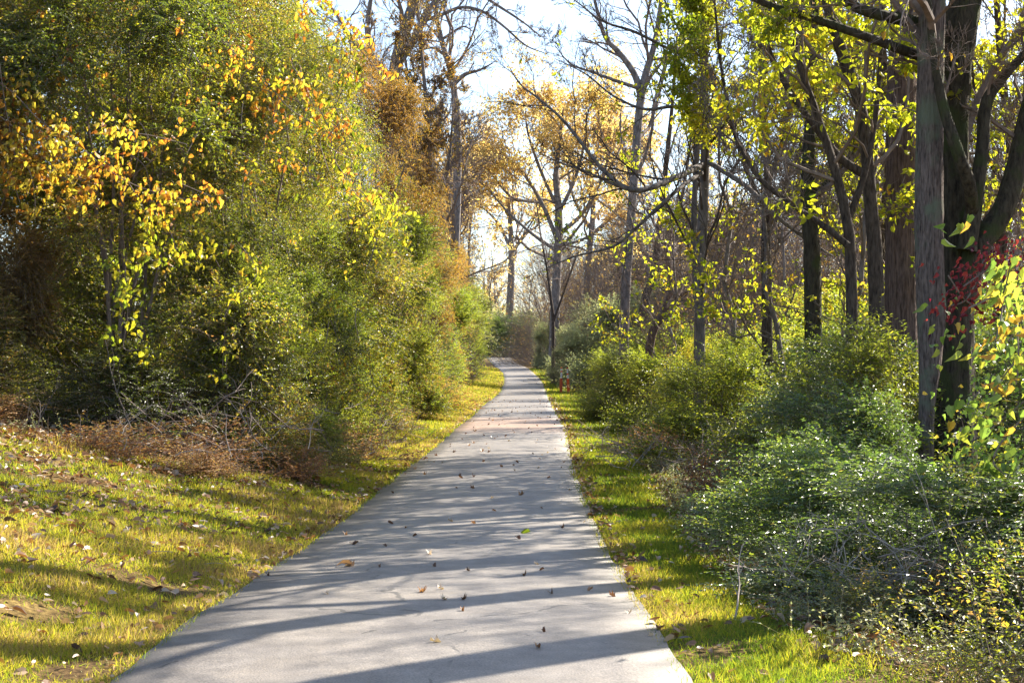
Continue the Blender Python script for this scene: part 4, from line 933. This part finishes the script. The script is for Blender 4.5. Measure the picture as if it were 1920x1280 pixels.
# bare woodland trees behind the right thicket
rngw = np.random.default_rng(5)
def wood_tree(name, seed, h, leaf=None):
    r = np.random.default_rng(seed)
    K = 14; t = np.linspace(0, 1, K)
    P = np.stack([np.cumsum(r.normal(size=K)) * .12, np.cumsum(r.normal(size=K)) * .12, t * h], -1)[None]
    P[:, 0] = 0
    R = (np.linspace(1, .12, K) * h * .0075)[None]
    lv = grow(r, P, R, [dict(n=20, ratio=.36, angle=.8, t0=.2, up=.25, K=7, wob=.2, rr=.4), dict(n=9, ratio=.45, angle=.7, K=5, wob=.22, rr=.5), dict(n=7, ratio=.5, angle=.65, K=4, wob=.2, rr=.6, rmin=.007), dict(n=4, ratio=.5, angle=.6, K=3, rr=.6, rmin=.008)])
    tr = tubes(lv[0][0], lv[0][1], 8)
    lm = merge([tubes(*lv[1], 4)] + [tubes(*q, 3) for q in lv[2:]])
    a = make_mesh(name + '_trunk', tr[0], tr[1], M['bark_grey'], smooth=True)
    b_ = make_mesh(name + '_twigs', lm[0], lm[1], M['twig'])
    c = None
    if leaf:
        q = lv[-1][0][:, 1:].reshape(-1, 3); q = q[noise3(q, seed, .7, 2) + r.normal(size=len(q)) * .3 > leaf[3]]
        v = leaves(q, r.normal(size=q.shape) - UP * .5, r.normal(size=q.shape), leaf[1] * r.uniform(.6, 1.2, len(q)), leaf[1] * .6, 'diamond', r.random(len(q)))
        c = make_mesh(name + '_crown', v[0], v[1], leaf[0], v[2])
    return a, b_, c
WT = [wood_tree('wood_tree', 201, 17), wood_tree('wood_tree', 202, 14), wood_tree('wood_tree', 203, 16, (M['gold'], .16, 0, .35))]
YT = [wood_tree('yellow_tree', 211, 9.5, (M['tree_yellow'], .115, 0, -.05)), wood_tree('yellow_tree', 212, 8.5, (M['tree_yellow'], .11, 0, .1))]
for k, (px, d, i, s, lab) in enumerate([(1395, 33, 0, 1.1, 'yellow green sapling crown left of the ivy covered trunk'), (1478, 27, 1, 1.1, 'sapling with hanging yellow leaves under the long dark limb'), (1560, 25, 0, .95, 'yellow leaved sapling between the ivy covered and leaning trunks'),
        (1632, 31, 1, 1.3, 'yellow leaved sapling behind the leaning dark trunk'), (1725, 34, 0, 1.3, 'yellow leaved sapling showing between brown and pale trunks'), (1868, 26, 1, 1.15, 'yellow leaved sapling showing between the curved side limbs'), (1925, 21, 0, .95, 'yellow leaved sapling cut by the right edge of the photo'),
        (1270, 40, 1, 1.0, 'sparse green and yellow sapling left of the thin paired trunks')]):
    x = (px - 960) / FPX * d
    t = thing('yellow_sapling', lab, 'tree', (x, d, gz(x, d) - .1), k * 1.9, 'yellow saplings among the right trunks', (s, s, s))
    link('trunk', YT[i][0], t); link('twigs', YT[i][1], t); link('crown', YT[i][2], t)
WPOS = [(13, 62, 0, .9), (20, 60, 1, 1.0), (10.5, 78, 2, .95), (27, 72, 0, 1.0), (17, 84, 1, 1.1), (24, 92, 2, 1.0), (9.5, 98, 0, 1.0), (33, 95, 1, 1.2), (14, 108, 1, 1.15), (22, 118, 0, 1.1),
        (30, 125, 2, 1.2), (40, 118, 0, 1.2), (12, 135, 2, 1.1), (18, 145, 1, 1.2), (16, 46, 1, .9), (21, 44, 2, .9), (26, 52, 1, 1.0), (46, 135, 1, 1.3), (36, 150, 0, 1.3), (11, 56, 1, .85), (15, 70, 0, .95), (22, 76, 1, 1.0), (19, 100, 0, 1.1), (28, 108, 1, 1.1), (36, 108, 0, 1.2), (16, 124, 1, 1.15), (26, 138, 0, 1.2), (12, 160, 1, 1.2), (24, 165, 0, 1.3), (8.5, 120, 1, .8), (13.5, 50, 0, .95), (15, 36, 0, .85), (18, 58, 1, 1.0)]
for k, (x, d, i, s) in enumerate(WPOS):
    lab = 'golden flecked woodland tree standing behind the right thicket' if i == 2 else 'leafless woodland tree standing behind the right thicket'
    t = thing('woodland_tree', lab, 'tree', (x, d, gz(x, d) - .1), k * 1.7, 'golden flecked trees behind the right thicket' if i == 2 else 'bare trees behind the right thicket', (s, s, s))
    link('trunk', WT[i][0], t); link('twigs', WT[i][1], t)
    if WT[i][2]: link('crown', WT[i][2], t)

# trees beside the path just outside the right edge: their shadows lie on the asphalt
def stout_tree(name, seed, h, r0):
    r = np.random.default_rng(seed); K = 20; t = np.linspace(0, 1, K)
    P = np.stack([np.cumsum(r.normal(size=K)) * .05, np.cumsum(r.normal(size=K)) * .05, t * h], -1)[None]; P[:, 0, :2] = 0
    lv = grow(r, P, (np.linspace(1, .3, K) ** .8 * r0)[None], [dict(n=6, ratio=.4, angle=.9, t0=.42, up=.2, K=9, wob=.16, rr=.45), dict(n=4, ratio=.45, angle=.7, K=6, wob=.2, rr=.5), dict(n=4, ratio=.5, angle=.65, K=4, wob=.2, rr=.6, rmin=.006), dict(n=2, ratio=.5, angle=.6, K=3, rr=.6, rmin=.005)])
    V, F = limb_mesh(lv[0][0][0], lv[0][1][0], r, 28, .04)
    lm = merge([tubes(*lv[1], 6)] + [tubes(*q_, 3) for q_ in lv[2:]])
    return make_mesh(name + '_trunk', V, F, M['bark_brown'], smooth=True), make_mesh(name + '_twigs', lm[0], lm[1], M['twig'])
ST = [stout_tree('stout_tree', 311, 15, .34), stout_tree('stout_tree', 312, 14, .3)]
SH = [(6.35, 16.0, ST[1], 'bare tree just right of the mossy tree whose trunk shadow crosses the asphalt'), (6.1, 13.0, ST[0], 'stout bare tree at the near right whose shadow fills the lower right of the path'), (12.5, 19.5, WT[1], 'leafless tree just beyond the right edge of the thicket')]
for k, (x, d, dat, lab) in enumerate(SH):
    t = thing('roadside_tree', lab, 'tree', (x, d, gz(x, d) - .1), k * 2.1 + .5, None)
    link('trunk', dat[0], t); link('twigs', dat[1], t)

# ------------------------------------------------------------------ the far wood closing the view, one mass
def far_wood():
    r = np.random.default_rng(9); tb = []; lvs = []
    for k in range(190):
        d = r.uniform(215, 320); x = r.uniform(-.30, .40) * d
        if -.03 * d < x < .09 * d: h = r.uniform(12, 19)
        else: h = r.uniform(17, 27)
        z0 = gz(x, d); K = 8; t = np.linspace(0, 1, K)
        P = np.stack([x + np.cumsum(r.normal(size=K)) * .3, d + 0 * t, z0 + t * h], -1)[None]
        lv = grow(r, P, (np.linspace(1, .2, K) * .22)[None], [dict(n=14, ratio=.36, angle=.8, t0=.2, up=.25, K=5, wob=.2, rr=.5), dict(n=7, ratio=.5, angle=.7, K=4, wob=.2, rr=.5, rmin=.03), dict(n=6, ratio=.5, angle=.7, K=3, rr=.6, rmin=.022)])
        tb += [tubes(*q, 3) for q in lv]
        q = lv[-1][0].reshape(-1, 3); q = q[r.random(len(q)) < .14]
        lvs.append(leaves(q, r.normal(size=q.shape), r.normal(size=q.shape), .38, .26, 'diamond', np.full(len(q), r.uniform(0, .6))))
    a = merge(tb); b = merge(lvs)
    o = link('woods', make_mesh('woods', a[0], a[1], M['twig'])); o["kind"] = "stuff"
    o["label"] = 'brown leafless wood closing the view beyond the path'; o["category"] = 'woods'
    o = link('autumn_leaves', make_mesh('autumn_leaves', b[0], b[1], M['gold'], b[2])); o["kind"] = "stuff"
    o["label"] = 'last brown leaves high in the far wood'; o["category"] = 'foliage'
far_wood()
def underwood():
    r = np.random.default_rng(19); n = 130000
    d = r.uniform(215, 260, n); x = r.uniform(-.26, .40, n) * d
    zz = ground_z(x, d); hh = 7.0 + 3.0 * noise3(np.stack([x, d, 0 * x], -1), 8, .25, 3)
    P = np.stack([x, d, zz + r.random(n) * hh], -1)
    n2 = 110000
    d2 = r.uniform(42, 205, n2); x2 = np.interp(d2, [42, 90, 150, 205], [9, 11, 10, 4]) + r.random(n2) ** 1.2 * (.38 * d2)
    z2 = ground_z(x2, d2); h2 = 1.8 + 1.5 * noise3(np.stack([x2, d2, 0 * x2], -1), 18, .4, 3) + d2 * .006
    P2 = np.stack([x2, d2, z2 + r.random(n2) * np.maximum(h2, .2)], -1)
    P = np.concatenate([P, P2]); s = np.where(P[:, 1] > 200, .42, .1 + P[:, 1] * .0012)
    v = leaves(P, r.normal(size=P.shape) + UP * .5, r.normal(size=P.shape) + UP * .4, s * r.uniform(.6, 1.3, len(P)), s * .5, 'diamond', np.clip(.5 + .5 * noise3(P, 4, .3, 2) + r.normal(size=len(P)) * .2, 0, 1))
    o = link('undergrowth', make_mesh('undergrowth', v[0], v[1], M['olive'], v[2])); o["kind"] = "stuff"
    o["label"] = 'low mixed undergrowth on the floor of the far wood'; o["category"] = 'undergrowth'
underwood()

# ------------------------------------------------------------------ grass and leaf litter
def thicket_left(d):   # how far the grass reaches left of the path edge
    return np.interp(d, [0, 14, 16.5, 17.5, 19, 24, 40, 60, 100], [12, 9, 7, 3.6, 2.4, 1.3, 1.6, 3.0, 4.0])
def thicket_right(d):
    return np.interp(d, [0, 8, 14, 20, 30, 45, 60, 100], [1.0, 1.0, 1.05, 1.25, 1.7, 2.3, 2.6, 2.8])
def field(rng, n_side, dens, d0, d1, side, reach_extra=.4):
    """random ground points beside the path, thinned with distance"""
    n = int(n_side)
    u = rng.random(n)
    e = -.6
    d = (d0 ** (e) + u * (d1 ** e - d0 ** e)) ** (1 / e)
    l, r, _ = path_at(d)
    if side < 0:
        x = l + .05 - rng.random(n) * np.minimum(thicket_left(d) + reach_extra, l + .40 * d + 3.2)
    else:
        x = r - .05 + rng.random(n) * (thicket_right(d) + reach_extra)
    return x, d
def grass():
    r = np.random.default_rng(77)
    xs_, ds_ = [], []
    for side, n in ((-1, 560000), (1, 190000)):
        x, d = field(r, n, 0, 6.2, 150, side, .8)
        xs_.append(x); ds_.append(d)
    x = np.concatenate(xs_); d = np.concatenate(ds_); n = len(x)
    l, rr, _ = path_at(d)
    p = np.stack([x, d, 0 * x], -1)
    edge = np.minimum(np.abs(x - l), np.abs(x - rr))
    nz = noise3(p, 31, .9, 3); nf = noise3(p, 32, 4.5, 2)
    keep = (r.random(n) < np.clip(.35 + edge * 2.2, 0, 1)) & (nz * .5 + nf * .5 > -.42 + r.normal(size=n) * .12)
    # bare and brown right under the thickets
    left = x < l
    lim = np.where(left, thicket_left(d) - (l - x), thicket_right(d) - (x - rr))
    keep &= r.random(n) < np.clip(.45 + lim * 1.3, 0.05, 1)
    x, d, nz, nf, left, edge, lim = x[keep], d[keep], nz[keep], nf[keep], left[keep], edge[keep], lim[keep]; n = len(x)
    z = ground_z(x, d) - .02
    sc = (d / 8.0) ** .62
    L = .052 * r.uniform(.5, 1.4, n) * sc ** .6 * (1 + .35 * nf) * np.where(r.random(n) < .02, 1.6, 1) * (.92 + .3 * np.clip(noise3(p[keep], 39, 2.2, 2) - .2, 0, 1))
    W = .006 * sc ** 1.35
    D = nrm(UP * .9 + r.normal(size=(n, 3)) * .55)
    N = r.normal(size=(n, 3)) * [1, 1, .2]
    R = .42 + .26 * nz + .2 * nf + r.normal(size=n) * .2
    R = np.where(left, R + .12, R - .12) + np.where(edge < .3, .12, 0)
    R = R + np.where(left & (d < 11), .16, 0)
    v = leaves(np.stack([x, d, z], -1), D, N, L, W, 'blade', np.clip(R, 0, 1))
    o = link('grass', make_mesh('grass', v[0], v[1], M['grass'], v[2])); o["kind"] = "stuff"
    o["label"] = 'short yellowing grass on both sides of the path'; o["category"] = 'grass'
grass()
def litter():
    r = np.random.default_rng(88); Xs, Ds = [], []
    # the bank in front of the left thicket
    x, d = field(r, 36000, 0, 6.5, 26, -1, .2)
    l, rr, _ = path_at(d)
    pr = np.clip((d - 7.0) / 9, .03, 1) ** 1.2 * np.clip((l - x) / 2.0, .05, 1)
    k = r.random(len(x)) < pr * .55; Xs.append(x[k]); Ds.append(d[k])
    # drifts right at the thicket foot
    n = 30000; d = 15.2 + r.random(n) ** 1.5 * 60; l, rr, _ = path_at(d)
    x = l - thicket_left(d) * r.uniform(.35, 1.05, n) ** .7 - r.random(n) ** 1.5 * 2.0
    Xs.append(x); Ds.append(d)
    n = 3800; d = 8 + r.random(n) * 50; l, rr, _ = path_at(d)
    x = rr + thicket_right(d) * r.uniform(.75, 1.0, n) + r.random(n) * .7
    Xs.append(x); Ds.append(d)
    n = 4200; d = 7 + r.random(n) ** .8 * 70; l, rr, _ = path_at(d)   # strewn along both path edges
    x = np.where(r.random(n) < .5, l - r.exponential(.25, n) - .02, rr + r.exponential(.2, n) + .02)
    Xs.append(x); Ds.append(d)
    x = np.concatenate(Xs); d = np.concatenate(Ds); n = len(x)
    z = ground_z(x, d) + r.uniform(.0, .035, n)
    s = r.uniform(.035, .085, n) * np.interp(d, [8, 60], [1, 1.3])
    D = nrm(r.normal(size=(n, 3)) * [1, 1, .25]); N = nrm(UP + r.normal(size=(n, 3)) * .5)
    v = leaves(np.stack([x, d, z], -1), D, N, s, s * r.uniform(.45, .85, n), 'heart', np.clip(.5 + r.normal(size=n) * .3, 0, 1), curl=r.uniform(.3, 2.6, n))
    o = link('leaf_litter', make_mesh('leaf_litter', v[0], v[1], M['litter'], v[2])); o["kind"] = "stuff"
    o["label"] = 'brown and pale dry leaves strewn over the grass'; o["category"] = 'leaf litter'
litter()

# low ground cover at the foot of the thickets
def ground_cover():
    r = np.random.default_rng(99); n = 5200
    d = 8 + r.random(n) ** 1.2 * 70; l, rr, _ = path_at(d); side = r.random(n) < .5
    x = np.where(side, l - thicket_left(d) - r.normal(size=n) * .25 - .3, rr + thicket_right(d) + r.normal(size=n) * .2 + .25)
    B = np.stack([x, d, ground_z(x, d)], -1)
    D = nrm(UP * .9 + r.normal(size=(n, 3)) * .6)
    lv, tw = shoots(r, B, D, r.uniform(.15, .5, n), 10, .04, .02, .3, 'diamond', 3, .002, bare=.15)
    V = np.concatenate([lv[0], tw[0]]); F = np.concatenate([lv[1], tw[1] + len(lv[0])]); R = np.concatenate([lv[2], np.full(len(tw[1]), .95)])
    o = link('ground_cover', make_mesh('ground_cover', V, F, M['olive'], R)); o["kind"] = "stuff"
    o["label"] = 'straggling low weeds along the foot of the thickets'; o["category"] = 'ground cover'
ground_cover()

# ------------------------------------------------------------------ dead stems and twig piles
def sticks(name, label, c, ext, n, ln, rad, seed, mat='twig_pale', upb=.2, cat='twigs'):
    r = np.random.default_rng(seed); x, d = c
    t = thing(name, label, cat, (x, d, gz(x, d)), 0, 'dead twigs by the thickets')
    B = r.normal(size=(n, 3)) * V3(ext) * .5; B[:, 2] = np.abs(B[:, 2])
    D = nrm(r.normal(size=(n, 3)) * [1, 1, .5] + UP * upb)
    K = 7; L = ln * r.uniform(.4, 1.3, n); b = B; P = [b]
    for k in range(K - 1):
        D = nrm(D + r.normal(size=D.shape) * .2); b = b + D * (L / (K - 1))[:, None]; P.append(b)
    P = np.stack(P, 1); P[:, :, 2] = np.maximum(P[:, :, 2], .01)
    R = rad * r.uniform(.5, 1.3, n)[:, None] * np.linspace(1, .4, K)[None]
    lv = grow(r, P, R, [dict(n=4, ratio=.4, angle=.7, K=4, wob=.2, rr=.6, rmin=.0015)])
    V, F, _ = merge([tubes(*q, 4) for q in lv])
    link('twigs', make_mesh(name, V, F, M[mat]), t)
sticks('dead_stems', 'bent dead stems in the shade below the lower right privet', (2.7, 10.2), (.9, .8, .5), 90, .6, .007, 1, upb=.7)
sticks('twig_pile', 'grey brown twig pile on the right verge beside the light shrub', (3.0, 30.5), (1.3, 3.0, .4), 130, .8, .01, 2)
sticks('twig_pile', 'tangle of bare twigs between the pale sprays and grass', (3.4, 25.5), (1.3, 2.0, .5), 110, .8, .009, 3)
sticks('dead_stems', 'pale dead stalks standing in the rusty weeds of the left bank', (-4.8, 17.7), (2.6, .8, .3), 45, .6, .006, 6, upb=.7)
sticks('dead_stems', 'thin dead canes poking out of the left thicket foot', (-3.0, 28.0), (.9, 3.5, .6), 90, .9, .008, 4, upb=.5)
sticks('dead_stems', 'dark dead canes in the shadow of the left bank thicket', (-4.6, 18.9), (2.4, .8, .7), 60, .9, .009, 5, 'twig', upb=.6)

# ------------------------------------------------------------------ orange marker posts
def plain(name, col, rough=.5):
    m, nt, out = new_mat(name)
    p = nt.nodes.new("ShaderNodeBsdfPrincipled"); p.inputs['Roughness'].default_value = rough
    tc = nt.nodes.new("ShaderNodeTexCoord"); n = nt.nodes.new("ShaderNodeTexNoise"); n.inputs['Scale'].default_value = 9; n.inputs['Detail'].default_value = 5
    nt.links.new(tc.outputs['Object'], n.inputs['Vector'])
    r = ramp(nt, [(.3, tuple(c * .7 for c in col)), (.7, col)], n.outputs['Fac'])
    nt.links.new(r.outputs[0], p.inputs['Base Color']); nt.links.new(p.outputs[0], out.inputs[0])
    return m
M['orange'] = plain('orange_plastic', (.9, .14, .02)); M['white'] = plain('white_plastic', (.75, .72, .68)); M['rust'] = plain('dull_orange', (.6, .11, .03))
import bmesh
def box(name, w, t, h, z, mat, parent, bev=.008, taper=1.0):
    bm = bmesh.new(); bmesh.ops.create_cube(bm, size=1)
    for v in bm.verts:
        k = taper if v.co.z > 0 else 1
        v.co.x *= w * k; v.co.y *= t * k; v.co.z = (v.co.z + .5) * h + z
    bmesh.ops.bevel(bm, geom=bm.edges[:], offset=bev, segments=2, affect='EDGES')
    me = bpy.data.meshes.new(name); bm.to_mesh(me); bm.free(); me.materials.append(mat)
    return link(name, me, parent)
for lab, px, d, om, tilt, wide in (('dull orange marker post with a pale stake, the nearer to the path', 1051.5, 88, M['rust'], .03, .17), ('bright orange and white banded marker post, the farther from the path', 1066, 88.6, M['orange'], -.05, .16)):
    x = (px - 960) / FPX * d
    t = thing('marker_post', lab, 'post', (x, d, gz(x, d) - .02), .25, 'orange marker posts on the right verge')
    t.rotation_euler = (0, tilt, .25)
    box('sleeve', wide * 1.1, .09, .95, 0, om, t, .015, .9)
    box('stake', wide * .62, .05, .6, .953, M['white'], t, .008, .95)
    box('band', wide * .68, .055, .1, 1.18 if om is M['orange'] else 1.32, M['orange'], t, .008)
    box('cap', wide * .66, .06, .09, 1.556, M['orange'], t, .012, .8)

# ------------------------------------------------------------------ single leaves lying on the path
def leaf_object_mesh(name, tpl, size, w, mat, rnd, seed, n=1):
    r = np.random.default_rng(seed)
    P = r.normal(size=(n, 3)) * V3([.04, .04, 0]) * (n > 1)
    P[:, 2] = .012
    D = nrm(r.normal(size=(n, 3)) * [1, 1, .1]); N = nrm(UP + r.normal(size=(n, 3)) * .25)
    v = leaves(P, D, N, np.full(n, size), size * w, tpl, np.clip(rnd + r.normal(size=n) * .1, 0, 1), curl=r.uniform(1.5, 4, n))
    return make_mesh(name, v[0], v[1], mat, v[2])
LM = [leaf_object_mesh('fallen_leaf', t, s, w, M['litter'], c, i) for i, (t, s, w, c) in enumerate([('lobed', .085, .8, .25), ('heart', .07, .7, .1), ('oval', .07, .5, .45), ('lobed', .07, .9, .6), ('heart', .06, .6, .05), ('lobed', .1, .8, .35)])]
def lay(mesh, x, d, rz, s, label, group=None):
    l, r, z = path_at(d); u = (x - l) / (r - l)
    zz = float(z) + .018 * (1 - (2 * u - 1) ** 2) + .006
    o = link('fallen_leaf', mesh, None, (x, d, zz), rz, (s, s, s))
    o["label"] = label; o["category"] = 'leaf'
    if group: o["group"] = group
    return o
def onpath(px, py):
    d = 1.6 * FPX / (py - 700)
    for _ in range(6):
        d = (CAMZ - float(path_at(d)[2]) - .01) * FPX / (py - 700)
    return (px - 960) / FPX * d, d
rr_ = np.random.default_rng(123)
lab = 'small dry brown leaf lying on the grey path'
for k in range(190):
    d = rr_.uniform(17, 72) if k > 30 else rr_.uniform(8, 17)
    l, r, z = path_at(d); x = l + (r - l) * (rr_.beta(.9, .9))
    lay(LM[rr_.integers(0, 6)], float(x), float(d), rr_.uniform(0, 6.28), rr_.uniform(.6, 1.1), lab, 'dry leaves scattered on the path')
big_leaf = leaf_object_mesh('curled_leaves', 'oval', .11, .45, M['litter'], .72, 4, 3)
x, d = onpath(655, 1063); o = lay(big_leaf, x, d, 2.2, 1.1, 'curled tan and brown leaf bunch lying left of the path middle')
g2 = leaf_object_mesh('grey_leaf', 'lobed', .12, .5, M['litter'], .92, 8)
x, d = onpath(805, 1040); lay(g2, x, d, .3, 1.0, 'pale grey curled leaf on the path ahead of the curled bunch')
g3 = leaf_object_mesh('green_leaf', 'oval', .15, .4, M['tree_yellow'], .1, 9)
x, d = onpath(995, 1000); lay(g3, x, d, 2.6, 1.0, 'green narrow leaf on the path near its right side')
x, d = onpath(797, 1113); lay(LM[5], x, d, 1.0, .8, 'dark crumpled leaf on the long trunk shadow')
x, d = onpath(806, 1207); lay(g2, x, d, 1.9, .7, 'tiny pale leaf nearest the camera on the path')

# pale compound leaves lying in the left grass
def frond(label, px, py, ln, seed):
    d = 10.
    for _ in range(30):
        x = (px - 960) / FPX * d; d = .5 * d + .5 * (CAMZ - gz(x, d) - .04) * FPX / (py - 700)
    r = np.random.default_rng(seed); n = 9
    t = thing('compound_leaf', label, 'leaf', (x, d, gz(x, d) + .045), .05, 'pale compound leaves in the grass')
    u = np.linspace(-.5, .5, n) * ln
    P = np.concatenate([np.stack([u, 0 * u, 0 * u], -1)] * 2)
    D = np.concatenate([np.tile([.15, .3, 1.0], (n, 1)), np.tile([.15, -.5, -.5], (n, 1))]) + r.normal(size=(2 * n, 3)) * .1
    v = leaves(P, D, np.tile([.1, -1.0, .3], (2 * n, 1)), ln * .3, ln * .085, 'oval', np.full(2 * n, .62))
    link('leaflets', make_mesh('leaflets', v[0], v[1], M['vine_yellow'], v[2]), t)
    V, F = tubes(np.stack([np.linspace(-.6, .52, 8) * ln, np.zeros(8), .01 * np.sin(np.linspace(0, 3, 8))], -1)[None], np.full((1, 8), .0025), 4)
    link('stalk', make_mesh('stalk', V, F, M['twig_pale']), t)
frond('pale yellow compound leaf in the left grass, the longer of two', 300, 1036, .20, 1)
frond('pale yellow compound leaf nearer the path edge, the shorter of two', 402, 1058, .14, 2)
